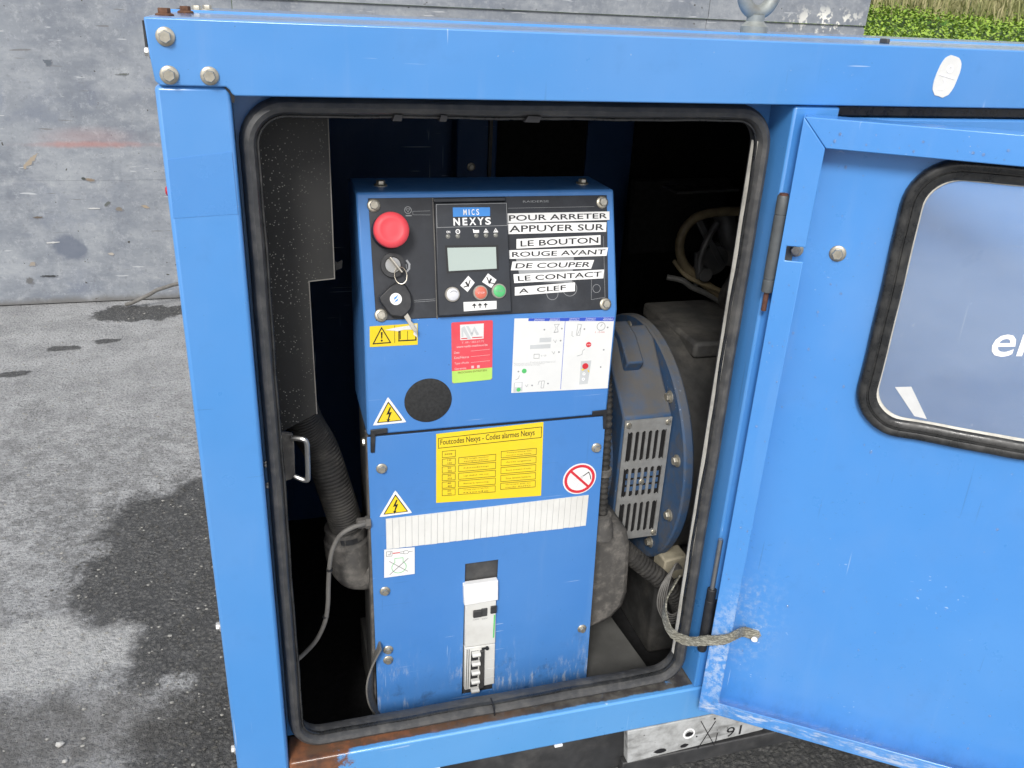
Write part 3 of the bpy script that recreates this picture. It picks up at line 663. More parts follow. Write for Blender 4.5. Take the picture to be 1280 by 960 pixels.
# white patch sticker on the beam
pts = [(.0150 * math.copysign(abs(math.cos(rad(a))) ** .72, math.cos(rad(a))) * (1 + .03 * math.sin(a * 1.7)), .0218 * math.copysign(abs(math.sin(rad(a))) ** .8, math.sin(rad(a))) * (1 + .025 * math.sin(a * 2.3))) for a in range(0, 360, 15)]
SF = WORLD.sub(.8215, -.0292, -.22)
st = obj('white_patch', MB().poly(SF, pts, .0028, .0042), 'ivory_strip', gen, label='torn white oval sticker on the top beam')
obj('patch_mark', MB().ring(SF, 0, .008, .0022, .0042, .0042, .0046, 16).stroke(SF, [(-.010, -.0005), (.010, .0)], .0012, .0042, .0047).stroke(SF, [(-.002, -.004), (.002, -.008), (.001, -.013), (-.004, -.014)], .0022, .0042, .0046), 'print_white', st)
# lifting eye on the roof
EY = (.815, .405)
eye = obj('lifting_eye', MB().lathe(Fr((EY[0], EY[1], -.004), (1, 0, 0), (0, 1, 0), (0, 0, 1)), 0, 0, [(.0200, 0), (.0200, .010), (.0165, .013), (.0130, .017), (.0135, .026)], 24), 'lifting_eye', gen)
obj('eye_ring', MB().tube([(EY[0] + .026 * math.cos(rad(a)), EY[1], .056 + .031 * math.sin(rad(a))) for a in range(-90, 271, 20)], .0105, 12, 2), 'lifting_eye', eye)

# ---- the door
DA = -.6202
DF = Fr((.6384, -.02, 0), (math.cos(DA), math.sin(DA), 0), (0, 0, 1), (math.sin(DA), -math.cos(DA), 0))
DT, DB, DW = -.0718, -.9025, .640
wh = rrect(.1245, .515, -.417, -.112, .045, 8)
door = obj('door', MB().plate_hole(DF, .0006, DW, DB + .0006, DT - .0006, wh, 8, -.032, -.030), 'blue_paint_door', gen, label='open inspection door seen from its inner side')
b = MB(); fw = .0272; g = .00025
b.poly(DF, [(0, DT), (fw - g, DT - fw - .003), (fw - g, -.2095), (.0062, -.2105), (.0066, -.2270), (fw - g, -.2262), (fw - g, DB + .022), (0, DB)], -.0022, 0)
obj('hinge_flange', b, 'blue_paint_door', door, .0012)
obj('top_flange', MB().poly(DF, [(g * 2, DT), (DW, DT), (DW - fw, DT - fw - .003), (fw + g, DT - fw - .003)], -.0022, -.0002), 'blue_paint_door', door, .0012)
obj('bottom_flange', MB().poly(DF, [(g * 2, DB), (fw + g, DB + .0225), (DW - fw, DB + .0265), (DW, DB)], -.0022, -.0002), 'blue_paint_door', door, .0012)
obj('latch_flange', MB().poly(DF, [(DW, DT - .0006), (DW - fw + g, DT - fw - .003), (DW - fw + g, DB + .0262), (DW, DB + .0006)], -.0022, -.0003), 'blue_paint_door', door, .0012)
b = MB(); b.box(DF, 0, .0022, DB, DT, -.032, -.0024); obj('hinge_side', b, 'blue_paint_door', door)
obj('top_side', MB().box(DF, .0024, DW, DT - .0022, DT, -.032, -.0024), 'blue_paint_door', door)
obj('bottom_side', MB().box(DF, .0024, DW, DB, DB + .0022, -.032, -.0024), 'blue_paint_door', door)
obj('latch_side', MB().box(DF, DW - .0022, DW, DB + .0024, DT - .0024, -.032, -.0024), 'blue_paint_door', door)
wp_ = dense(rrect(.1245, .515, -.417, -.112, .045, 10), .02)
pr = [(-.0120, -.0330), (-.0118, -.0255), (-.0085, -.0225), (-.0030, -.0215), (-.0022, -.0228), (-.0008, -.0228), (.0000, -.0190), (.0035, -.0175), (.0075, -.0185), (.0100, -.0225), (.0106, -.0290), (.0090, -.0330)]
obj('window_seal', MB().sweep(DF, wp_, pr, .0004), 'window_rubber', door, ang=50)
obj('window_bead', MB().sweep(DF, dense(rrect(.1360, .5035, -.4055, -.1235, .036, 10), .02), [(.0012, -.0300), (.0012, -.0255), (-.0006, -.0262), (-.0022, -.0300)], .0003), 'aged_rubber', door)
obj('window_pane', MB().poly(DF, rrect(.1250, .5145, -.4165, -.1125, .044, 10), -.0325, -.0295), 'window_glass', door, smooth=False, label='dusty window pane mirroring the clouds')
TF = DF.sub(.2404, -.3130, .194); TF.ev = (TF.ev + TF.ex * .22).normalized()
obj('lettering', MB().text(TF, 'en', 0, .0480, 0, .0268, -.0291, .010), 'print_white', door)
obj('tape', MB().poly(DF, [(.1545, -.3670), (.1715, -.3632), (.1965, -.4000), (.1825, -.3990)], -.0294, -.0288), 'paper_tape', door)
bolt(door, DF.p(.0619, -.2189, -.0305), DF.en, 'zinc', .95); bolt(door, DF.p(.0166, -.2204, -.0305), DF.en, 'zinc', .85)
sb = obj('strap_stud', MB().cyl(DF, .0576, -.7665, .0040, -.031, -.0175, 14).lathe(DF, .0576, -.7665, [(.0085, -.031), (.0085, -.0285), (.0060, -.0280), (.0060, -.0235)], 6), 'bolt_bright', door)
for (u, v) in ((.0576, -.7665),): obj('stud_tip', MB().cyl(DF, u, v, .0042, -.0175, -.0165, 14), 'print_white', door)
# rain drops still clinging to the door
b = MB(); rd = random.Random(5); bm = bmesh.new(); bmesh.ops.create_icosphere(bm, subdivisions=2, radius=1); iv = [v.co.copy() for v in bm.verts]; jf = [tuple(v.index for v in f.verts) for f in bm.faces]; bm.free()
for i in range(150):
    k = i % 5
    if k == 0: u, v, ww = rd.uniform(.03, .30), rd.uniform(DT - .027, DT - .012), -.0002
    elif k == 1: u, v, ww = rd.uniform(.003, .024), rd.uniform(-.88, -.10), 0
    else:
        u, v, ww = rd.uniform(.035, .42), rd.uniform(-.87, -.44), -.030
        if k == 4: v = rd.uniform(-.42, -.12); u = rd.uniform(.03, .105)
    r = rd.choice((.0006, .0007, .0009, .0012, .0016)); st = rd.uniform(.9, 1.5)
    b.add([DF.p(u + q.x * r, v + q.y * r * st, ww + max(q.z, -.2) * r * .55) for q in iv], jf)
dr = obj('water_drops', b, 'water_drop', door); dr['kind'] = 'stuff'
# hinges between mid post and door
b = MB(); HF = Fr((.6375, -.010, 0), (1, 0, 0), (0, 1, 0), (0, 0, 1))
hg = obj('hinge', MB().lathe(HF, 0, 0, [(.0062, -.268), (.0066, -.2665), (.0066, -.2540), (.0060, -.2535), (.0060, -.2520), (.0066, -.2515), (.0066, -.1790), (.0060, -.1785), (.0060, -.1775), (.0066, -.1770), (.0066, -.158), (.006, -.1565)], 20), 'hinge_grey', gen)
obj('pin', MB().cyl(HF, 0, 0, .0030, -.291, -.267, 12), 'pin_rust', hg); obj('pin_head', MB().cyl(HF, 0, 0, .0050, -.1575, -.1545, 16), 'pin_rust', hg)
obj('leaf', MB().box(WORLD, .639, .668, -.262, -.162, -.0005, .004), 'hinge_grey', hg, .001)
HG = Fr((.6355, -.008, 0), (1, 0, 0), (0, 1, 0), (0, 0, 1))
hg = obj('hinge', MB().lathe(HG, 0, 0, [(.0062, -.800), (.0066, -.7985), (.0066, -.713), (.0060, -.7125), (.0060, -.7115), (.0064, -.711), (.0064, -.6945), (.0052, -.6935)], 20), 'black_plastic', gen)
obj('pin', MB().cyl(HG, 0, 0, .0034, -.695, -.6125, 12), 'pin_steel', hg)
obj('leaf', MB().box(WORLD, .639, .666, -.795, -.72, -.0005, .004), 'black_plastic', hg, .001)

# ================================================================== CONTROL CABINET
P0 = Vector((.1876, .11, -.3249))
UF = Fr(P0, (1, 0, 0), (0, .317, .9484), (0, -.9484, .317))     # sloping instrument face
LF = Fr(P0, (1, 0, 0), (0, 0, 1), (0, -1, 0))                   # upright face below it
SIDE = Fr((0, 0, 0), (0, 1, 0), (0, 0, 1), (1, 0, 0))           # u = y, v = z, w = x
class QF:
    """a four-cornered sticker on a frame; u, v in metres from its lower left corner"""
    def __init__(s, F, tl, tr, br, bl):
        s.F, s.c = F, (tl, tr, br, bl); s.W = math.hypot(br[0] - bl[0], br[1] - bl[1]); s.H = math.hypot(tl[0] - bl[0], tl[1] - bl[1])
    def p(s, u, v, w=0.):
        a, b_ = u / s.W, v / s.H; tl, tr, br, bl = s.c
        q = [(bl[i] * (1 - a) + br[i] * a) * (1 - b_) + (tl[i] * (1 - a) + tr[i] * a) * b_ for i in (0, 1)]
        return s.F.p(q[0], q[1], w)
    def slab(s, w0, w1, r=0.):
        return MB().poly(s, rrect(0, s.W, 0, s.H, r, 3) if r else [(0, 0), (s.W, 0), (s.W, s.H), (0, s.H)], w0, w1)
cab = thing('control_cabinet', (.3476, .175, -.9445), 'blue control cabinet with red stop button, display and stickers behind the open door', 'control cabinet')
obj('upper_cover', MB().poly(SIDE, [(.11, -.4738), (.11, -.3249), (.1573, -.1834), (.245, -.1834), (.245, -.4738)], .1872, .5062), 'blue_paint_cabinet', cab, .0028)
obj('cabinet_body', MB().box(PLAN, .1915, .5050, .1145, .245, -.944, -.4760), 'dark_steel', cab, .002)
b = MB(); hole = rrect(.1290, .1765, -.6000, -.3620, .0004, 2)
b.plate_hole(LF, 0, .32, -.619, -.1512, hole, 2, -.0015, .0008)
for v in b.v:
    z = (v.z - P0.z + .1512) / (-.619 + .1512); l = -.0006 + .0046 * z; r = .3170 + .0120 * z
    if .05 < v.x - P0.x < .3: continue
    v.x = P0.x + l + (r - l) * (v.x - P0.x) / .32
lower = obj('lower_cover', b, 'blue_paint_cabinet', cab, .0006)
for (u, v) in ((.0165, -.1968), (.3075, -.1976), (.0174, -.3887), (.0202, -.4914), (.0199, -.5098), (.3128, -.5091)): bolt(cab, LF.p(u, v, .0012), (0, -1, 0), 'zinc', .72, spin=u * 70 + v * 9)
for x, y in ((.2210, .195), (.4770, .193)): bolt(cab, (x, y, -.1830), (0, 0, 1), 'zinc', .8)
for y, z in ((.150, -.5035), (.21, -.672)): bolt(cab, (.1870 if z > -.47 else .191, y, z), (-1, 0, 0), 'zinc', .8)
for pts in ([(.0035, -.1400), (.0245, -.1395), (.0245, -.1460), (.0095, -.1468), (.0080, -.1720), (.0030, -.1720)], [(.2965, -.1410), (.3165, -.1405), (.3185, -.1690), (.3145, -.1690), (.3120, -.1475), (.2965, -.1475)]):
    obj('corner_bracket', MB().poly(LF, pts, .0010, .0032), 'black_plastic', cab, .0006)
obj('cover_gap', MB().box(LF, .001, .316, -.1508, -.1486, -.004, -.0006), 'print_black', cab)
obj('side_rail', MB().box(PLAN, .1868, .1905, .118, .135, -.944, -.478), 'dusty_plastic', cab)
# instrument plate
ip = obj('instrument_plate', MB().poly(UF, [(.0132, .1428), (.3083, .1423), (.3058, .0008), (.0137, .0020)], 0, .0016), 'panel_black', cab, .0005)
for (u, v) in ((.0191, .1345), (.0197, .0080), (.3015, .1336), (.3016, .0076)): bolt(ip, UF.p(u, v, .0017), UF.en, 'zinc', .78, spin=u * 50 + v * 100)
b = MB()
b.stroke(UF, [(.086, .001), (.0875, .07), (.0885, .1415)], .0011, .0016, .0020)
obj('plate_edge', b, 'cable_grey', ip)
b = MB()
for q in ([(.180, .1285), (.291, .1285)], [(.302, .092), (.3015, .016)], [(.283, .014), (.3015, .016)], [(.283, .014), (.2845, .048)], [(.064, .123), (.0845, .1225)], [(.064, .127), (.0845, .1272)], [(.064, .123), (.064, .127)], [(.060, .0235), (.085, .0240)], [(.060, .0215), (.085, .0220)]): b.stroke(UF, q, .00035, .0016, .0018)
obj('engraved_lines', b, 'print_grey', ip); b = MB()
for q in ((.232, .0235, .0070, .0076), (.255, .0290, .0090, .0096), (.2905, .0275, .0048, .0053)): obj('engraved_ring', MB().ring(UF, *q, .0016, .0018), 'print_grey', ip)
b.ring(UF, .0585, .1285, .0036, .0043, .0016, .0018, 18)
b.stroke(UF, [(.0560, .1300), (.0610, .1300), (.0585, .1262)], .0005, .0016, .0018, True).box(UF, .0555, .0625, .1215, .1228, .0016, .0018)
obj('engraved_symbol', b, 'print_grey', ip)
obj('lettering', MB().text(UF, 'RAIDERSE', .199, .232, .1348, .1372, .0018), 'print_grey', ip)
# emergency stop
es = obj('stop_button', MB().lathe(UF, .0345, .1045, [(.0160, .014), (.0190, .016), (.0203, .020), (.0204, .026), (.0196, .0285), (.0150, .0298), (.0130, .0303), (.0125, .0300), (.0060, .0304), (.0010, .0305)], 40), 'stop_red', cab, ang=60)
obj('collar', MB().lathe(UF, .0345, .1045, [(.0205, .0014), (.0205, .0060), (.0190, .0085), (.0165, .0090), (.0165, .0145)], 36), 'black_plastic', es)
# key switch
ks = obj('key_switch', MB().ring(UF, .0365, .0655, .0098, .0142, .0014, .0075, 36), 'black_plastic', cab)
obj('barrel', MB().lathe(UF, .0365, .0655, [(.0099, .0014), (.0098, .0062), (.0088, .0070), (.0010, .0071)], 30), 'pin_steel', ks)
obj('wear_mark', MB().stroke(UF, [(.054, .070), (.0565, .066), (.0560, .061), (.0535, .058)], .0022, .0016, .0018).stroke(UF, [(.0525, .0655), (.0528, .0615)], .0013, .0016, .0018), 'print_grey', ks)
# controller module
md = obj('control_module', MB().poly(UF, [(.0862, .0035), (.1768, .0045), (.1766, .1355), (.0892, .1350)], .0016, .0100).poly(UF, [(.0885, .1360), (.1768, .1362), (.1762, .1418), (.0889, .1414)], .0016, .0060), 'module_black', cab, .0012)
b = MB(); b.stroke(UF, [(.0908, .1335), (.1758, .1337), (.1756, .1075), (.0902, .1070)], .00055, .0100, .0103, True)
obj('frame_line', b, 'print_grey', md)
obj('badge', MB().poly(UF, [(.1102, .1298), (.1552, .1292), (.1549, .1190), (.1099, .1190)], .0100, .0103), 'print_cyan', md)
b = MB(); b.text(UF, 'M', .1225, .1265, .1208, .1272, .0105, .01).text(UF, 'I', .1290, .1300, .1208, .1272, .0105, .01).text(UF, 'C', .1325, .1360, .1206, .1274, .0105, .01).text(UF, 'S', .1382, .1417, .1206, .1274, .0105, .01)
for ch, u0, u1 in (('N', .1100, .1178), ('E', .1210, .1268), ('X', .1292, .1374), ('Y', .1390, .1468), ('S', .1485, .1555)): b.text(UF, ch, u0, u1, .1088, .1176, .0105, .03)
b.text(UF, 'ON', .1010, .1055, .1002, .1030, .0103, .02); b.ring(UF, .1148, .1018, .0018, .0028, .0100, .0103, 16).text(UF, 'V', .1138, .1158, .1008, .1028, .0104)
b.box(UF, .1335, .1405, .0998, .1030, .0100, .0103).box(UF, .1330, .1345, .1030, .1040, .0100, .0103)
for u in (.1490, .1610): b.stroke(UF, [(u - .0026, .1000), (u + .0026, .1000), (u, .1042)], .0006, .0100, .0103, True).box(UF, u - .0012, u + .0012, .1004, .1018, .0100, .0103)
obj('lettering', b, 'print_white', md)
for u in (.1028, .1145, .1370, .1488, .1608): obj('indicator', MB().lathe(UF, u, .0965, [(.0027, .0098), (.0027, .0104), (.0019, .0108), (.0017, .0112), (.0008, .0116)], 16), 'lamp_lens', md)
b = MB(); b.poly(UF, [(.0985, .0860), (.1632, .0850), (.1628, .0545), (.0990, .0535)], .0100, .0103)
obj('display_bezel', b, 'print_black', md)
obj('display', MB().poly(UF, [(.1010, .0832), (.1602, .0824), (.1600, .0568), (.1014, .0560)], .0103, .0107), 'lcd', md, label='pale blank display')
for u, v, m, rg in ((.1050, .0285, 'button_white', 'button_ring'), (.1391, .0290, 'button_red', 'button_ring'), (.1621, .0300, 'button_green', 'button_ring')):
    bt = obj('button', MB().lathe(UF, u - .0008, v, [(.0074, .0120), (.0072, .0142), (.0062, .0148), (.0010, .0149)], 26), m, md)
    obj('button_rim', MB().lathe(UF, u - .0008, v, [(.0090, .0098), (.0088, .0125), (.0080, .0132), (.0074, .0132)], 26), rg, md)
b = MB(); b.text(UF, 'STOP', .1343, .1427, .0275, .0300, .01505); obj('lettering', b, 'print_pink', md)
b = MB(); b.text(UF, 'START', .1568, .1664, .0288, .0310, .01505); b.stroke(UF, [(.1005 + .0045 - .0048 * math.cos(rad(a)), .0285 + .0040 * math.sin(rad(a))) for a in range(35, 150, 12)], .0008, .0149, .0151); obj('lettering', b, 'print_grey', md)
for pts, ar in (([(.1248, .0496), (.1322, .0412), (.1228, .0306), (.1144, .0386)], -2.45), ([(.1491, .0515), (.1592, .0434), (.1523, .0341), (.1412, .0418)], 2.55 + 3.14 - .6)):
    st = obj('arrow_sticker', MB().poly(UF, pts, .0100, .0104), 'white_strip', md); cx = sum(p[0] for p in pts) / 4; cy = sum(p[1] for p in pts) / 4
    AF = UF.sub(cx, cy, 0)
    sg = 1 if ar < 0 else -1
    obj('arrow', MB().stroke(AF, [(sg * .0030, .0040), (sg * .0005, -.0022), (-sg * .0048, -.0034)], .0012, .0104, .0107).stroke(AF, [(sg * .0005, -.0022), (-sg * .0018, .0016)], .0022, .0104, .0107), 'print_black', md)
st = obj('arrow_sticker', MB().poly(UF, [(.1173, .0188), (.158, .0184), (.1576, .0087), (.1172, .0078)], .0100, .0104), 'white_strip', md)
b = MB()
for k in range(3):
    u = .1302 + k * .0070; b.box(UF, u - .0006, u + .0006, .0108, .0158, .0104, .0107); b.poly(UF, [(u - .0030, .0138), (u + .0030, .0138), (u, .0168)], .0104, .0108)
obj('arrow', b, 'print_black', md)
# instruction strips
STR = [('POUR ARRETER', [(.1775, .1223), (.3108, .1222), (.3105, .1118), (.1772, .1109)]), ('APPUYER SUR', [(.1772, .1100), (.3061, .1090), (.3051, .0972), (.1768, .0976)]),
       ('LE BOUTON', [(.1887, .0915), (.2980, .0934), (.2976, .0816), (.1882, .0800)]), ('ROUGE AVANT', [(.1770, .0784), (.3072, .0778), (.3047, .0675), (.1768, .0679)]),
       ('DE COUPER', [(.1824, .0647), (.2884, .0630), (.2838, .0523), (.1799, .0542)]), ('LE CONTACT', [(.1827, .0493), (.3009, .0507), (.2994, .0398), (.1832, .0386)]), ('A  CLEF', [(.1840, .0337), (.2619, .0363), (.2615, .0254), (.1836, .0235)])]
for i, (t, q) in enumerate(STR):
    Q = QF(UF, *q); w0 = .0016 + .0009 * (i % 2)
    st = obj('text_strip', Q.slab(w0, w0 + .0006), 'white_strip', cab, label='white strip reading ' + t.replace('  ', ' '))
    obj('lettering', MB().text(Q, t, .003 if i < 2 else .005, Q.W - (.003 if i != 6 else .012), .0022, Q.H - .0022, w0 + .0008, .012), 'print_black', st)
obj('tape_remnant', MB().poly(UF, [(.187, .068), (.262, .070), (.258, .036), (.192, .040)], .0016, .0019), 'print_grey', cab)
# stickers on the upright face of the upper cover
def tri_sticker(F, a, b_, c, parent, name='voltage_sticker'):
    A, B, C = Vector(a), Vector(b_), Vector(c); G = (A + B + C) / 3
    def big(s, r=.10):
        out = []
        for p, q, t in ((A, C, B), (B, A, C), (C, B, A)):
            P, Q, T = [G + (x - G) * s for x in (p, q, t)]
            out += [tuple(P.lerp(Q, r)), tuple(P.lerp(P.lerp(Q, .5).lerp(P.lerp(T, .5), .5), r * .35)), tuple(P.lerp(T, r))]
        return out
    st = obj(name, MB().poly(F, big(1.06), .0002, .0006), 'white_strip', parent)
    obj('border', MB().poly(F, big(.80, .07), .0006, .0008), 'print_black', st); obj('field', MB().poly(F, big(.70, .04), .0008, .0010), 'sticker_yellow', st)
    s = (A - (B + C) / 2).length
    K = F.sub(G.x, G.y)
    obj('flash', MB().poly(K, [(.02 * s, .30 * s), (-.10 * s, .02 * s), (-.005 * s, .04 * s), (-.06 * s, -.17 * s), (-.10 * s, -.14 * s), (-.05 * s, -.28 * s), (.03 * s, -.16 * s), (-.015 * s, -.16 * s), (.09 * s, .12 * s), (.0, .10 * s), (.07 * s, .30 * s)], .0010, .0012), 'print_black', st)
    return st
Q = QF(LF, (.0060, -.0046), (.0628, -.0039), (.0628, -.0312), (.0056, -.0305))
st = obj('warning_sticker', Q.slab(.0002, .0006), 'sticker_yellow', cab)
b = MB(); b.stroke(Q, [(.0040, .0040), (.0245, .0045), (.0140, .0235)], .0012, .0006, .0009, True).poly(Q, [(.0130, .0180), (.0152, .0180), (.0146, .0100), (.0136, .0100)], .0006, .0009).cyl(Q, .0141, .0075, .0012, .0006, .0009, 12)
b.stroke(Q, [(.0295, .0040), (.0295, .0250)], .0004, .0006, .0009); b.stroke(Q, [(.0345, .0060), (.0550, .0060), (.0550, .0175)], .0014, .0006, .0009).stroke(Q, [(.0345, .0060), (.0345, .0175), (.0360, .0175), (.0360, .0085)], .0011, .0006, .0009).stroke(Q, [(.0450, .0065), (.0450, .0175)], .0005, .0006, .0009)
obj('symbol', b, 'print_black', st)
obj('torn_area', MB().poly(Q, [(.0180, .0205), (.0300, .0225), (.0560, .0250), (.0565, .0090), (.0520, .0130), (.0530, .0190), (.0400, .0195), (.0330, .0180), (.0290, .0190)], .0009, .0011), 'white_sticker', st)
Q = QF(LF, (.1036, -.0053), (.1553, -.0051), (.1572, -.0844), (.1059, -.0858))
st = obj('service_sticker', Q.slab(.0002, .0006, .002), 'sticker_red', cab); H, Wd = Q.H, Q.W
obj('green_field', MB().poly(Q, [(0, .0165), (Wd, .0168), (Wd, .0022), (Wd - .0020, 0), (.0020, 0), (0, .0022)], .0006, .0008), 'sticker_green', st)
obj('logo_field', MB().poly(Q, [(.0108, H - .0235), (.0398, H - .0235), (.0400, H - .0035), (.0106, H - .0035)], .0006, .0008), 'white_sticker', st)
b = MB(); y = H - .0195
b.poly(Q, [(.0122, y), (.0122, y + .012), (.0160, y + .014), (.0240, y - .003), (.0205, y - .003), (.0145, y + .0075), (.0145, y)], .0008, .0010).poly(Q, [(.0180, y + .014), (.0210, y + .014), (.0258, y + .004), (.0258, y), (.0240, y + .001)], .0008, .0010).poly(Q, [(.0245, y + .004), (.0282, y + .013), (.0342, y + .002), (.0312, y + .001), (.0276, y + .0075), (.0262, y + .002)], .0008, .0010)
obj('logo', b, 'print_light', st)
b = MB().box(Q, .0118, .0195, H - .0222, H - .0210, .0008, .0010).box(Q, .0255, .0385, H - .0219, H - .0207, .0008, .0010); obj('logo_line', b, 'print_red', st)
b = MB(); b.text(Q, 'T. 09 / 383.67.72', .0125, .0405, H - .0283, H - .0258, .0008); b.text(Q, 'www.nadbi-mathieue.be', .0060, .0450, H - .0335, H - .0305, .0008, .01)
b.text(Q, 'Date', .0030, .0095, H - .0410, H - .0380, .0008, .01).text(Q, 'Kms/Heures', .0030, .0215, H - .0480, H - .0445, .0008, .01).text(Q, "Type d'huile", .0032, .0215, H - .0560, H - .0525, .0008, .01).text(Q, 'Garantie', .0032, .0180, H - .0625, H - .0598, .0008, .01)
for yy in (.0390, .0465, .0545): b.stroke(Q, [(.0240, H - yy), (.0480, H - yy + .0004)], .0003, .0006, .0009)
for u in (.0245, .0318): b.box(Q, u, u + .0034, H - .0625, H - .0590, .0006, .0008)
obj('lettering', b, 'print_pink', st)
obj('lettering', MB().text(Q, 'PROCHAIN ENTRETIEN', .0075, .0440, .0125, .0150, .0010), 'print_brown', st)
Q = QF(LF, (.1827, -.0046), (.3150, -.0098), (.3158, -.1096), (.1833, -.1054)); H, Wd = Q.H, Q.W
st = obj('instruction_sheet', Q.slab(.0002, .0006), 'white_sticker', cab)
obj('header', MB().poly(Q, [(.0180, H - .0035), (Wd - .0005, H - .0055), (Wd, H), (.0180, H)], .0006, .0008).box(Q, .0662, .0668, .002, H - .003, .0006, .00075), 'print_blue', st)
b = MB()
for u in (.026, .046, .072, .094, .118): b.text(Q, 'Schrittnorm', u, u + .013, H - .0020, H - .0006, .0009).text(Q, 'Abstellen', u - .001, u + .013, H - .0042, H - .0026, .0009)
obj('lettering', b, 'print_white', st)
b = MB(); nx = lambda x, y: (x / 1090 * Wd, H - (y - 115) / 805 * H)
for x, y in ((515, 230), (510, 360), (500, 485), (325, 237), (765, 240), (1025, 228), (1003, 475), (985, 670), (225, 845), (400, 832), (67, 684)): b.cyl(Q, *nx(x, y), .0011, .0006, .0009, 10)
for pl in ([(430, 185), (485, 180), (462, 215), (478, 262), (432, 268), (452, 225)], [(690, 185), (728, 190), (718, 310), (680, 305)], [(228, 500), (285, 500), (285, 545), (228, 545)], [(328, 800), (360, 800), (352, 880), (325, 880)]): b.stroke(Q, [nx(*p) for p in pl], .0004, .0006, .0009, True)
for pl in ([(430, 350), (455, 380), (462, 352)], [(422, 475), (445, 505), (452, 478)], [(705, 535), (760, 520), (765, 480), (785, 460)], [(630, 260), (632, 310), (650, 320)], [(690, 300), (722, 225)], [(145, 835), (165, 858), (178, 830)], [(290, 840), (300, 800), (320, 800)], [(40, 775), (70, 760), (80, 730)], [(430, 270), (476, 266)]): b.stroke(Q, [nx(*p) for p in pl], .0004, .0006, .0009)
b.ring(Q, *nx(950, 215), .0052, .0058, .0006, .0009, 20).stroke(Q, [nx(945, 215), nx(962, 190)], .0005, .0006, .0009)
for x0, x1, y in ((190, 470, 582), (20, 470, 592), (25, 350, 604), (20, 300, 616)): b.text(Q, 'Beschreibung vor Bedienung schnell lesen', *[nx(x, 0)[0] for x in (x0, x1)], nx(0, y)[1] - .0008, nx(0, y)[1], .0008)
b.text(Q, '6 - 12V', nx(305, 0)[0], nx(365, 0)[0], nx(0, 527)[1], nx(0, 510)[1], .0008)
obj('drawing', b, 'print_grey', st)
for q in ([(755, 595), (755, 860), (852, 855), (872, 590)], [(22, 805), (22, 912), (120, 905), (120, 800)], [(280, 325), (280, 372), (405, 370), (408, 322)], [(180, 400), (180, 442), (402, 438), (404, 392)]): obj('picture', MB().poly(Q, [nx(*p) for p in q], .0006, .0008), 'print_light', st)
b = MB(); b.cyl(Q, *nx(826, 412), .0036, .0006, .0009, 18).cyl(Q, *nx(808, 652), .0042, .0008, .0011, 18); b.text(Q, '1 - 2 min', nx(890, 0)[0], nx(995, 0)[0], nx(0, 284)[1], nx(0, 268)[1], .0008); obj('red_symbol', b, 'print_red', st)
obj('green_symbol', MB().cyl(Q, *nx(130, 680), .0032, .0006, .0009, 18).cyl(Q, *nx(77, 885), .0028, .0008, .0011, 18), 'print_green', st)
obj('yellow_symbol', MB().poly(Q, [nx(765, 690), nx(800, 680), nx(800, 695), nx(775, 702)], .0008, .0011).poly(Q, [nx(835, 690), nx(860, 710), nx(855, 725), nx(840, 712)], .0008, .0011), 'sticker_yellow', st)
b = MB()
for x0, y0 in ((800, 740), (797, 800)): b.ring(Q, *nx(x0, y0), .0012, .0020, .0008, .0011, 14)
b.text(Q, 'STOP', nx(806, 0)[0], nx(848, 0)[0], nx(0, 419)[1], nx(0, 405)[1], .0011).box(Q, nx(38, 0)[0], nx(105, 0)[0], nx(0, 855)[1], nx(0, 812)[1], .0008, .0010)
obj('white_symbol', b, 'print_white', st)
dc = obj('vent_disc', MB().lathe(LF, .0760, -.1068, [(.0298, .0), (.0298, .0008), (.0292, .0012), (.0100, .0012)], 48), 'disc_felt', cab)
tri_sticker(LF, (.0261, -.0988), (.0078, -.1344), (.0476, -.1337), cab)
tri_sticker(LF.sub(0, 0, 0, .0010), (.0334, -.2320), (.0132, -.2683), (.0541, -.2676), cab)
# stickers on the lower cover
CF = LF.sub(0, 0, 0, .0009)
Q = QF(CF, (.0863, -.1545), (.2291, -.1510), (.2328, -.2644), (.0871, -.2571)); H, Wd = Q.H, Q.W
st = obj('alarm_code_sticker', Q.slab(.0, .0004), 'sticker_yellow', cab)
b = MB(); b.stroke(Q, [(.0030, H - .0065), (Wd - .0025, H - .0062), (Wd - .0025, H - .0205), (.0030, H - .0208)], .0007, .0004, .0007, True)
yx = lambda x, y: ((x - 50) / 1135 * Wd, H - (y - 60 + (x - 50) * .088) / 770 * H - .0005)
rows = [(110, 250, 250 + 78 * i + (i > 0) * 2, 305 + 80 * i) for i in range(6)]
for i in range(6): u0, u1 = .0080, .0255; v1 = H - .0260 - .0114 * i; b.stroke(Q, [(u0, v1), (u1, v1), (u1, v1 - .0092), (u0, v1 - .0092)], .0005, .0004, .0007, True)
for i in range(5):
    for u0, u1 in ((.0300, .0805), (.0880, .1370)):
        v1 = H - .0375 - .0114 * i + (.003 if u0 > .08 else 0); b.stroke(Q, [(u0, v1), (u1, v1), (u1, v1 - .0090), (u0, v1 - .0090)], .0005, .0004, .0007, True)
b.text(Q, 'Foutcodes Nexys - Codes alarmes Nexys', .0055, Wd - .0120, H - .0188, H - .0085, .0006, .006)
obj('lettering', b, 'print_black', st)
b = MB(); b.text(Q, 'SOS', .0110, .0215, H - .0318, H - .0295, .0006, .02)
for i in range(5):
    v1 = H - .0374 - .0114 * i; b.text(Q, ['10', '20', '30', '40', '50'][i], .0150, .0200, v1 - .0036, v1 - .0012, .0006, .01).text(Q, ['101', '202', '303', '404', '505'][i], .0152, .0208, v1 - .0080, v1 - .0054, .0006, .01)
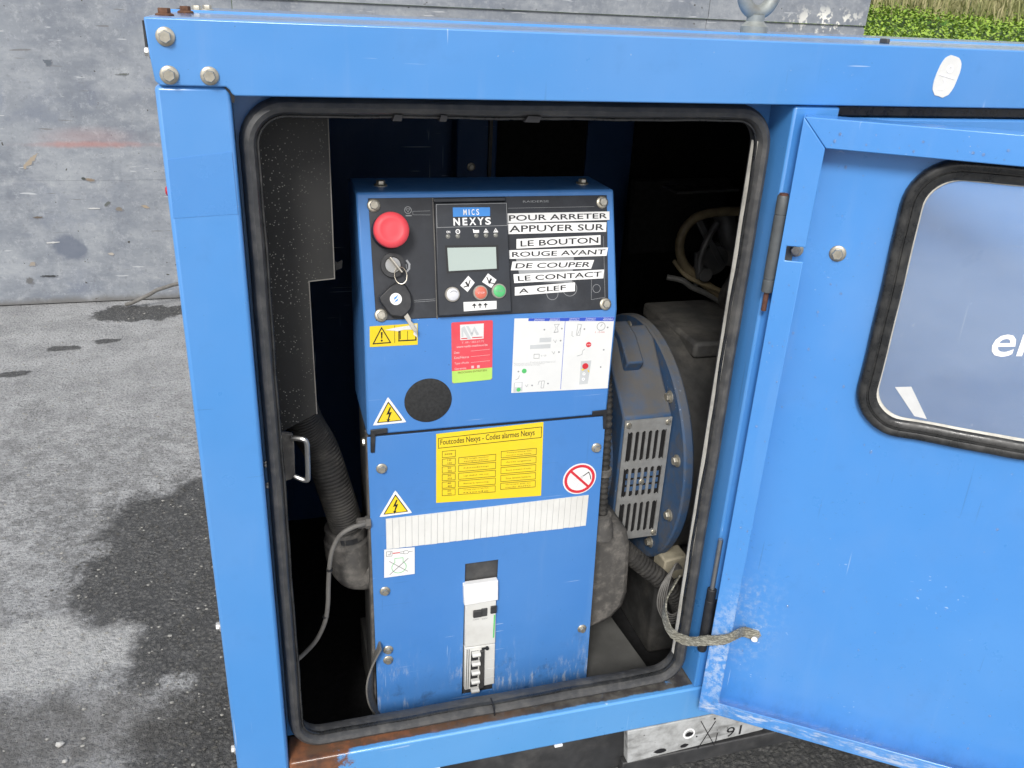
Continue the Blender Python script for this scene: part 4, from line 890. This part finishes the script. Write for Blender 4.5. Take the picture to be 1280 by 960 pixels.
LA = [('Te hoge motor', 'temperatuur'), ('Noodstop',), ('Lage oliedruk - 400 t/min',), ('Batterij spanning',), ('Groep niet in AUTO', 'mode')]; RA = [('Temperature eau', 'moteur trop haute'), ('Arret urgence',), ('Basse pression d huile',), ('Sous tension batterie',), ('Groupe pas en', 'mode AUTO')]
for i in range(5):
    for T, u0, u1, dv in ((LA[i], .037, .071, 0), (RA[i], .095, .130, .003)):
        v1 = H - .0375 - .0114 * i + dv
        for k, t in enumerate(T): b.text(Q, t, u0, u1, v1 - (.0060 if len(T) == 1 else .0038 + .0038 * k), v1 - (.0035 if len(T) == 1 else .0016 + .0038 * k), .0006)
obj('fine_print', b, 'print_brown', st)
# no-hosing sign
NF = CF.sub(.2872, -.2442)
st = obj('prohibition_sticker', MB().cyl(NF, 0, 0, .0242, 0, .0004, 40), 'white_strip', cab)
b = MB(); b.poly(NF, [(.0040, .0040), (.0055, .0055), (-.0045, -.0020), (-.0125, -.0030), (-.0095, -.0120), (-.0020, -.0060)], .0004, .0006) if False else None
b = MB()
for k in range(6): b.stroke(NF, [(.0070, .0060), (-.0130 + k * .0018, -.0010 - k * .0022)], .0005, .0004, .0006)
obj('spray', b, 'print_light', st)
b = MB(); b.stroke(NF, [(.0060, .0050), (.0125, .0095), (.0150, .0040), (.0165, -.0020)], .0010, .0006, .0009); obj('hose_symbol', b, 'print_black', st)
b = MB(); b.ring(NF, 0, 0, .0183, .0222, .0004, .0010, 40).stroke(NF, [(-.0135, .0135), (.0135, -.0135)], .0034, .0004, .0011); obj('red_ring', b, 'print_red', st)
# strip of blank labels
Q = QF(CF, (.0204, -.2730), (.3030, -.2720), (.3030, -.3225), (.0206, -.3209)); b = MB(); N = 33; dv = Q.W / N
b.poly(Q, [(0, 0), (Q.W, 0), (Q.W, Q.H), (0, Q.H)], 0, .0003)
st = obj('label_strip', b, 'print_light', cab)
for k in range(N):
    d = R.uniform(-.0004, .0004); obj('label_tile', MB().poly(Q, [(k * dv + .00035, .0002 + d), (k * dv + dv - .00025, .0002 + d), (k * dv + dv - .00025, Q.H - .0002 + d), (k * dv + .00035, Q.H - .0002 + d)], .0003, .0009 + R.uniform(0, .0003)), 'ivory_strip', st)
# little card with a crossed-out engine
Q = QF(CF, (.0175, -.3204), (.0582, -.3227), (.0581, -.3659), (.0167, -.3659)); H, Wd = Q.H, Q.W
st = obj('card_sticker', Q.slab(.0010, .0014), 'white_strip', cab)
b = MB(); b.stroke(Q, [(.0030, H - .0035), (.0105, H - .0035), (.0105, H - .0110), (.0030, H - .0110)], .0004, .0014, .0016, True).stroke(Q, [(.0050, H - .0085), (.0080, H - .0085), (.0085, H - .0050)], .0005, .0014, .0016).stroke(Q, [(.0265, H - .0045), (.0310, H - .0040), (.0340, H - .0065), (.0310, H - .0095), (.0265, H - .0092)], .0004, .0014, .0016, True)
b.stroke(Q, [(.0215, H - .0058), (.0265, H - .0055)], .0004, .0014, .0016).stroke(Q, [(.0215, H - .0085), (.0265, H - .0083)], .0004, .0014, .0016).stroke(Q, [(.0340, H - .0065), (.0385, H - .0058)], .0005, .0014, .0016)
b.stroke(Q, [(.0070, .0260), (.0320, .0060)], .0005, .0016, .0018).stroke(Q, [(.0075, .0045), (.0325, .0285)], .0005, .0018, .0020)
obj('symbol', b, 'print_black', st)
obj('red_symbol', MB().stroke(Q, [(.0120, H - .0068), (.0205, H - .0066)], .0014, .0014, .0016), 'print_red', st)
b = MB(); b.stroke(Q, [(.0200 + .0098 * math.cos(rad(a)), .0150 + .0098 * math.sin(rad(a))) for a in list(range(-235, 56, 15))], .0007, .0014, .0016).stroke(Q, [(.0143, .0230), (.0143, .0300), (.0255, .0300), (.0255, .0232)], .0007, .0014, .0016); obj('green_symbol', b, 'print_green', st)
# circuit breaker in its slot
obj('slot_back', MB().box(LF, .120, .186, -.615, -.352, -.050, -.046), 'foam_black', cab)
bk = obj('circuit_breaker', MB().poly(LF, [(.1298, -.4288), (.1748, -.4293), (.1766, -.5075), (.1306, -.5065)], -.040, .0050).poly(LF, [(.1306, -.5085), (.1766, -.5096), (.1782, -.5862), (.1325, -.5892)], -.040, .0040), 'breaker_white', cab, .0012)
obj('terminal_cover', MB().poly(LF, [(.1257, -.3932), (.1757, -.3930), (.1770, -.4272), (.1276, -.4285)], -.002, .0075), 'white_strip', bk, .001)
obj('relay', MB().poly(LF, [(.1310, -.3690), (.1610, -.3660), (.1650, -.3780), (.1650, -.4000), (.1310, -.4000)], -.042, -.016), 'panel_black', bk, .002)
obj('test_button', MB().box(LF, .1665, .1755, -.4500, -.4375, .0050, .0078), 'black_plastic', bk, .0006)
obj('toggle', MB().box(LF, .1410, .1530, -.4520, -.4405, .0050, .0090).box(LF, .1530, .1620, -.4535, -.4395, .0050, .0068), 'dark_steel', bk, .0008)
obj('status_line', MB().box(LF, .1722, .1742, -.4960, -.4545, .0050, .0054), 'print_green', bk)
obj('fine_print', MB().text(LF, 'C60N', .141, .150, -.459, -.4565, .0052).text(LF, '400V', .154, .163, -.460, -.4572, .0052), 'print_grey', bk)
obj('lever_slot', MB().box(LF, .1405, .1515, -.5845, -.5165, .0040, .0046).box(LF, .1340, .1348, -.5870, -.512, .0040, .0045).box(LF, .1370, .1378, -.5870, -.512, .0040, .0045), 'print_black', bk)
for k in range(5):
    v = -.5165 - .0172 * k; obj('lever', MB().poly(Fr(LF.p(.1410, v, .0044), LF.ev, LF.en, LF.ex), [(0, 0), (0, .006), (-.0020, .0085), (-.0055, .0075), (-.0045, 0)], 0, .0125), 'breaker_white', bk, .0006)
obj('lever_bar', MB().poly(LF, [(.1530, -.5170), (.1600, -.5150), (.1612, -.5870), (.1535, -.5885)], .0040, .0075), 'dark_steel', bk, .0008)
obj('latch', MB().cyl(LF, .1640, -.5135, .0026, .0040, .0075, 14).box(LF, .1560, .1640, -.5152, -.5124, .0040, .0062), 'black_plastic', bk)
obj('divider', MB().box(LF, .1630, .1775, -.5383, -.5378, .0038, .0044).box(LF, .1630, .1778, -.5555, -.5550, .0038, .0044).box(LF, .1630, .1780, -.5725, -.5720, .0038, .0044), 'print_light', bk)
# keys
kk = thing('keys', UF.p(.036, .01, .004), 'metal key in the ignition lock with a black key fob hanging from its ring', 'key')
KF = UF.sub(.0387, .0655, -.95)
obj('lock_key', MB().box(KF, -.0108, .0112, -.0010, .0010, .0072, .0190), 'key_metal', kk, .0004)
obj('key_ring', MB().tube([UF.p(.0440 + .0068 * math.cos(rad(a)), .0530 + .0098 * math.sin(rad(a)), .0130 - .0040 * math.sin(rad(a - 40))) for a in range(0, 361, 24)], .0006, 6, 2), 'key_metal', kk)
fb = obj('fob', MB().poly(UF, [(.0385, .0455), (.0300, .0405), (.0172, .0292), (.0185, .0235), (.0270, .0105), (.0300, .0070), (.0425, .0040), (.0475, .0070), (.0543, .0140), (.0560, .0220), (.0548, .0320), (.0490, .0430), (.0450, .0445)], .0060, .0125), 'black_plastic', kk, .0018)
obj('badge', MB().cyl(UF, .0367, .0262, .0070, .0125, .0129, 24), 'white_strip', fb)
obj('badge_mark', MB().poly(UF, [(.0335, .0225), (.0350, .0280), (.0400, .0312), (.0385, .0290), (.0372, .0268), (.0350, .0258)], .0129, .0131).poly(UF, [(.0330, .0212), (.0352, .0228), (.0365, .0250), (.0388, .0262), (.0402, .0300), (.0390, .0245)], .0129, .0132), 'print_cyan', fb)
KB = UF.sub(.0470, .0085, -1.07)
obj('blade', MB().poly(KB, [(-.002, -.0028), (.0040, -.0032), (.0225, -.0026), (.0245, -.0006), (.0225, .0022), (.0180, .0012), (.0150, .0026), (.0110, .0014), (.0080, .0028), (-.002, .0030)], .0078, .0098), 'key_metal', kk, .0003)

# ================================================================== INSIDE THE ENCLOSURE
def corr(r, d, per=4): return lambda t, i: r + (d if (i % per) < per / 2 else -d)
hz_ = thing('air_hose', (.15, .165, -.70), 'black corrugated hose curving down between the speckled sheet and the cabinet', 'hose')
obj('hose', MB().tube([(.098, .165, -.40), (.1065, .163, -.44), (.1160, .160, -.475), (.1330, .160, -.515), (.1480, .160, -.575), (.1590, .162, -.625), (.1640, .165, -.662)], .0225, 20, 46, corr(.0222, .0008)), 'hose_rubber', hz_)
obj('elbow', MB().tube([(.1600, .168, -.640), (.1620, .168, -.668), (.1640, .168, -.692), (.1705, .168, -.712), (.1830, .169, -.719), (.1895, .170, -.718)], .030, 20, 8, lambda t, i: .0285 if t < .15 else (.0315 if t < .25 else .0300 + .002 * math.sin(t * 6))), 'dusty_plastic', hz_)
obj('hose_clamp', MB().lathe(Fr((.1610, .1655, -.650), (1, 0, .0), (0, 1, 0), (.1, 0, -1)), 0, 0, [(.0250, -.004), (.0262, -.004), (.0262, .004), (.0250, .004)], 24), 'black_plastic', hz_)
cb = obj('sensor_cable', MB().tube([(.1890, .115, -.602), (.1790, .106, -.600), (.1640, .102, -.6005), (.1480, .100, -.6090), (.1380, .100, -.6280), (.1330, .100, -.6520), (.1300, .100, -.685), (.1280, .100, -.715), (.1230, .098, -.7420), (.1110, .094, -.7660), (.0960, .088, -.7790), (.0810, .080, -.7850), (.060, .07, -.786)], .0030, 10, 6), 'cable_grey')
cb = tag(cb, 'thin grey cable looping from the cabinet side down behind the left seal', 'cable')
o = obj('cable_gland', MB().lathe(Fr((.1885, .112, -.602), (0, 1, 0), (0, 0, 1), (-1, 0, 0)), 0, 0, [(.0085, .0), (.0085, .006), (.0070, .007), (.0070, .016), (.0050, .018)], 6), 'dusty_plastic', cb)
o = obj('ground_braid', MB().band([((.196, .104, -.80), (0, 1, .1)), ((.1850, .106, -.835), (.3, 1, 0)), ((.1800, .106, -.870), (.6, 1, 0)), ((.1825, .106, -.905), (.4, 1, 0)), ((.1950, .108, -.938), (0, 1, 0))], .020, .0025, 8), 'cable_grey')
tag(o, 'flat grey braid bowed out beside the lower left corner of the cabinet', 'strap')
# right of the cabinet
cd_ = thing('cable_conduit', (.55, .16, -.90), 'black corrugated cable conduit with grey housing to the right of the cabinet', 'conduit')
obj('riser', MB().tube([(.5105, .135, -.43), (.5150, .133, -.475), (.5185, .131, -.54), (.5205, .131, -.60), (.5255, .134, -.655)], .0078, 14, 26, corr(.0078, .0007)), 'hose_rubber', cd_)
obj('clip', MB().lathe(Fr((.5198, .131, -.575), (1, 0, 0), (0, 1, 0), (0, 0, 1)), 0, 0, [(.0098, -.006), (.0112, -.005), (.0112, .005), (.0098, .006)], 18), 'dusty_plastic', cd_)
obj('collar', MB().lathe(Fr((.5262, .138, -.668), (1, 0, 0), (0, 1, 0), (-.12, -.05, 1)), 0, 0, [(.0190, -.022), (.0185, .0), (.0170, .004), (.0165, .018), (.0120, .020)], 22), 'dusty_plastic', cd_)
b = MB(); hp = [(.500, -.700), (.5290, -.6920), (.5480, -.6900), (.5650, -.6830), (.5800, -.7000), (.5880, -.7300), (.5925, -.8150), (.5880, -.8400), (.5690, -.8640), (.5400, -.8760), (.500, -.882)]
b.poly(WORLD, hp, -.235, -.150); obj('housing', b, 'dusty_plastic', cd_, .010)
obj('tail', MB().tube([(.566, .190, -.728), (.5900, .180, -.752), (.6200, .172, -.780), (.6550, .166, -.812), (.6850, .164, -.848), (.70, .164, -.88)], .0145, 18, 26, corr(.0145, .0013)), 'hose_rubber', cd_)
wb = thing('wire_loop', (.63, .10, -.85), 'small coil of thin grey wires hanging beside the black conduit', 'wires')
for k in range(5):
    d = .0032 * k; obj('wire', MB().tube([(.668 - d * .3, .13, -.765 + d * .4), (.640 + d * .5, .115, -.757 + d), (.6190 + d, .102, -.775 + d * .3), (.6170 + d, .098, -.805 - d * .2), (.634 + d * .6, .096, -.836 + d), (.660, .10, -.845 + d * 2)], .0013, 6, 8), 'cable_grey', wb)
o = obj('wood_block', MB().box(Fr((.690, .21, -.815), (1, .1, .08), (0, 0, 1), (0, -1, 0)), -.020, .022, -.022, .022, -.02, .02), 'wood_cream', None, .003)
tag(o, 'small cream block wedged behind the right edge of the opening', 'block')
b = MB(); Zv = lambda a, c=0: (c, -c, 1)
b.band([((.636, .085, -.745), (.2, -.5, 1)), ((.6150, .065, -.752), (.2, -.3, 1)), ((.5980, .045, -.754), (.1, -.2, 1)), ((.5880, .023, -.760), (.1, -.2, 1)), ((.5925, .005, -.7735), (0, -.2, 1)), ((.6120, -.008, -.7800), (0, -.1, 1)), ((.6290, -.0270, -.7660), (0, 0, 1)), ((.6480, -.0385, -.7585), (0, 0, 1)), ((.6620, -.0420, -.7500), (0, 0, 1)), ((.6760, -.0330, -.7560), (0, 0, 1)), ((.6870, -.0290, -.7610), (0, 0, 1)), ((.7030, -.0370, -.7650), (0, 0, 1))], .0165, .0022, 8)
# fray the braid a little
for v in b.v: v += Vector((0, 0, .0004 * math.sin(v.x * 900) + .0004 * math.sin(v.x * 2100 + v.z * 700)))
o = obj('earth_strap', b, 'braid'); tag(o, 'frayed flat braided strap bolted from the frame to the open door', 'strap')

# alternator
alt = thing('alternator', (.70, .367, -1.02), 'dusty blue alternator with round bolted flange and grey slotted grille inside the enclosure', 'alternator')
AF_ = Fr((0, .367, -.654), (0, 1, 0), (0, 0, 1), (-1, 0, 0))
obj('end_bell', MB().lathe(AF_, 0, 0, [(.150, -.664), (.140, -.650), (.135, -.600), (.125, -.570), (.100, -.550), (.06, -.54)], 48), 'blue_paint_alternator', alt)
fl = obj('flange', MB().lathe(AF_, 0, 0, [(.160, -.682), (.2085, -.682), (.2110, -.679), (.2110, -.668), (.2085, -.665), (.165, -.665)], 64), 'blue_paint_alternator', alt)
for (y, z) in ((.4075, -.4681), (.3188, -.4705), (.2344, -.5191), (.1852, -.6045), (.1858, -.7032), (.2362, -.7876)): bolt(fl, (.6645, y, z), (-1, 0, 0), 'zinc', 1.0, spin=y * 30)
obj('stator', MB().lathe(AF_, 0, 0, [(.196, -1.00), (.200, -.99), (.200, -.70), (.203, -.690), (.205, -.6825), (.15, -.6825)], 64), 'engine_dark', alt)
obj('terminal_box', MB().box(PLAN, .715, .93, .27, .47, -.475, -.448), 'engine_dark', alt, .006)
obj('lifting_lug', MB().box(PLAN, .80, .84, .33, .35, -.449, -.436), 'dark_steel', alt, .003)
ob = obj('outlet_box', MB().poly(SIDE, [(.218, -.540), (.218, -.763), (.330, -.80), (.345, -.440), (.310, -.450), (.262, -.500)], .583, .664), 'blue_paint_alternator', alt, .004)
obj('box_rib', MB().poly(SIDE, [(.262, -.470), (.300, -.440), (.340, -.430), (.340, -.47), (.275, -.490)], .600, .628), 'blue_paint_alternator', alt, .003)
GF = WORLD.sub(.5850, -.7600, 0, -.2172)
gw, gh = .0775, .2160; b = MB(); mgx = .0065; sl_w = .0062; pit = (gw - 2 * mgx) / 6
rws = [(.012, .068), (.080, .132), (.144, .196)]
def gx(k): return mgx + pit * k
cuts = [0] + [v for r_ in rws for v in r_] + [gh]
for i in range(0, len(cuts), 2): b.box(GF, 0, gw, cuts[i], cuts[i + 1], 0, .0022)
for (v0, v1) in rws:
    b.box(GF, 0, mgx, v0, v1, 0, .0022); b.box(GF, gw - mgx, gw, v0, v1, 0, .0022)
    for k in range(7):
        c0 = gx(k) - (pit - sl_w) / 2 if k else mgx; c1 = gx(k) + (pit - sl_w) / 2 if k < 6 else gw - mgx
        if 0 < k < 6: b.box(GF, c0, c1, v0, v1, 0, .0022)
        for vv, sg in ((v0, 1), (v1, -1)):                     # rounded slot ends
            if k < 6:
                s0 = gx(k) + (pit - sl_w) / 2; s1 = s0 + sl_w
                for (e, d) in ((s0, 1), (s1, -1)): b.poly(GF, [(e, vv), (e + d * .0022, vv), (e, vv + sg * .0024)], 0, .0022)
gr = obj('grille', b, 'grille_grey', alt)
obj('grille_void', MB().box(GF, .003, gw - .003, .004, gh - .012, -.0006, .0), 'foam_black', alt)
for k in range(3): obj('winding', MB().box(GF, .012, gw - .010, .090 + .012 * k, .098 + .012 * k, .0002, .0008), 'blue_paint_alternator', alt)
for (u, v) in ((.006, gh - .008), (gw - .006, gh - .008), (gw - .006, .007), (gw * .5, .106)): bolt(gr, GF.p(u, v, .0024), GF.en, 'zinc', .5)
obj('foot', MB().box(PLAN, .68, .95, .22, .51, -1.019, -.84), 'engine_dark', alt, .008)
# engine end
en = thing('engine', (1.2, .40, -1.02), 'dark dusty diesel engine behind the alternator at the right of the opening', 'engine')
obj('block', MB().box(PLAN, 1.00, 1.62, .24, .56, -.88, -.46), 'engine_dark', en, .015)
obj('head', MB().box(PLAN, .98, 1.55, .30, .52, -.458, -.30), 'engine_dark', en, .012)
obj('sump', MB().box(PLAN, 1.02, 1.58, .28, .52, -1.018, -.882), 'engine_dark', en, .012)
obj('bell_housing', MB().lathe(AF_, 0, 0, [(.195, -1.045), (.215, -1.03), (.215, -1.01), (.20, -1.002)], 48), 'engine_dark', en)
obj('radiator_shroud', MB().box(WORLD, .735, .93, -.400, -.262, -.62, -.60), 'foam_black', en, .004)
obj('bracket', MB().box(WORLD.sub(.812, -.335, -.95, -.44), -.055, .05, -.006, .006, -.004, .004).box(WORLD.sub(.795, -.372, -1.45, -.44), -.02, .04, -.006, .006, -.004, .004), 'dark_steel', en, .002)
obj('pulley', MB().lathe(Fr((.83, .45, -.368), (1, 0, 0), (0, 0, 1), (-.4, -1, 0)), 0, 0, [(.026, -.02), (.026, -.004), (.020, .0), (.026, .004), (.026, .012), (.012, .014)], 28), 'dark_steel', en)
obj('injector', MB().cyl(Fr((.80, .445, -.386), (1, 0, 0), (0, 0, 1), (0, -1, 0)), 0, 0, .012, 0, .03, 14), 'dark_steel', en)
obj('air_duct', MB().tube([(.86, .47, -.38), (.88, .47, -.33), (.93, .48, -.31), (1.02, .48, -.33)], .032, 16, 6), 'engine_dark', en)
for k in range(4): obj('rail', MB().box(WORLD, .77 + .03 * k, .80 + .03 * k, -.266 + .001 * k, -.262 + .001 * k, -.56 + .01 * k, -.50), 'dark_steel', en)
o = obj('fuel_hose', MB().tube([(1.00, .44, -.283), (.930, .44, -.281), (.874, .44, -.2831), (.821, .44, -.2835), (.785, .44, -.290), (.765, .44, -.306), (.7560, .44, -.330), (.7600, .44, -.356), (.7760, .44, -.380), (.8120, .44, -.408), (.8480, .44, -.432), (.8850, .44, -.460), (.96, .44, -.50)], .0080, 12, 6), 'hose_tan')
tag(o, 'tan rubber hose looping out in front of the dark engine', 'hose')

for pts, r_, m in (([(1.00, .40, -.300), (.93, .40, -.320), (.880, .40, -.345), (.850, .40, -.375), (.835, .41, -.42), (.85, .42, -.455)], .007, 'hose_rubber'),
        ([(.760, .46, -.372), (.775, .44, -.392), (.80, .43, -.404), (.845, .425, -.422), (.90, .42, -.452), (.96, .42, -.48)], .0045, 'hose_tan'),
        ([(.745, .45, -.398), (.770, .44, -.402), (.79, .44, -.415), (.82, .44, -.428), (.86, .44, -.450)], .005, 'cable_dark'),
        ([(.90, .38, -.30), (.885, .385, -.34), (.895, .39, -.38), (.93, .39, -.41)], .010, 'hose_rubber')):
    obj('pipe', MB().tube(pts, r_, 10, 6), m, en)
obj('manifold', MB().tube([(.845, .47, -.290), (.85, .455, -.312), (.862, .45, -.34), (.90, .45, -.352), (.98, .45, -.355)], .018, 14, 6), 'dark_steel', en)
obj('hose_clip', MB().lathe(Fr((.800, .44, -.399), (.75, 0, .6), (0, 1, 0), (.8, 0, -.6)), 0, 0, [(.0086, -.006), (.0096, -.005), (.0096, .005), (.0086, .006)], 16), 'dark_steel', en)
obj('stay', MB().tube([(.815, .43, -.300), (.797, .425, -.330), (.790, .425, -.360), (.793, .425, -.392)], .006, 8, 5), 'dark_steel', en)
for z in (-.66, -.735): obj('cable_tie', MB().lathe(Fr((.1325 if z > -.7 else .1245, .100, z), (1, 0, 0), (0, 1, 0), (0, 0, 1)), 0, 0, [(.0033, -.0015), (.0042, -.0015), (.0042, .0015), (.0033, .0015)], 12), 'black_plastic', cb)
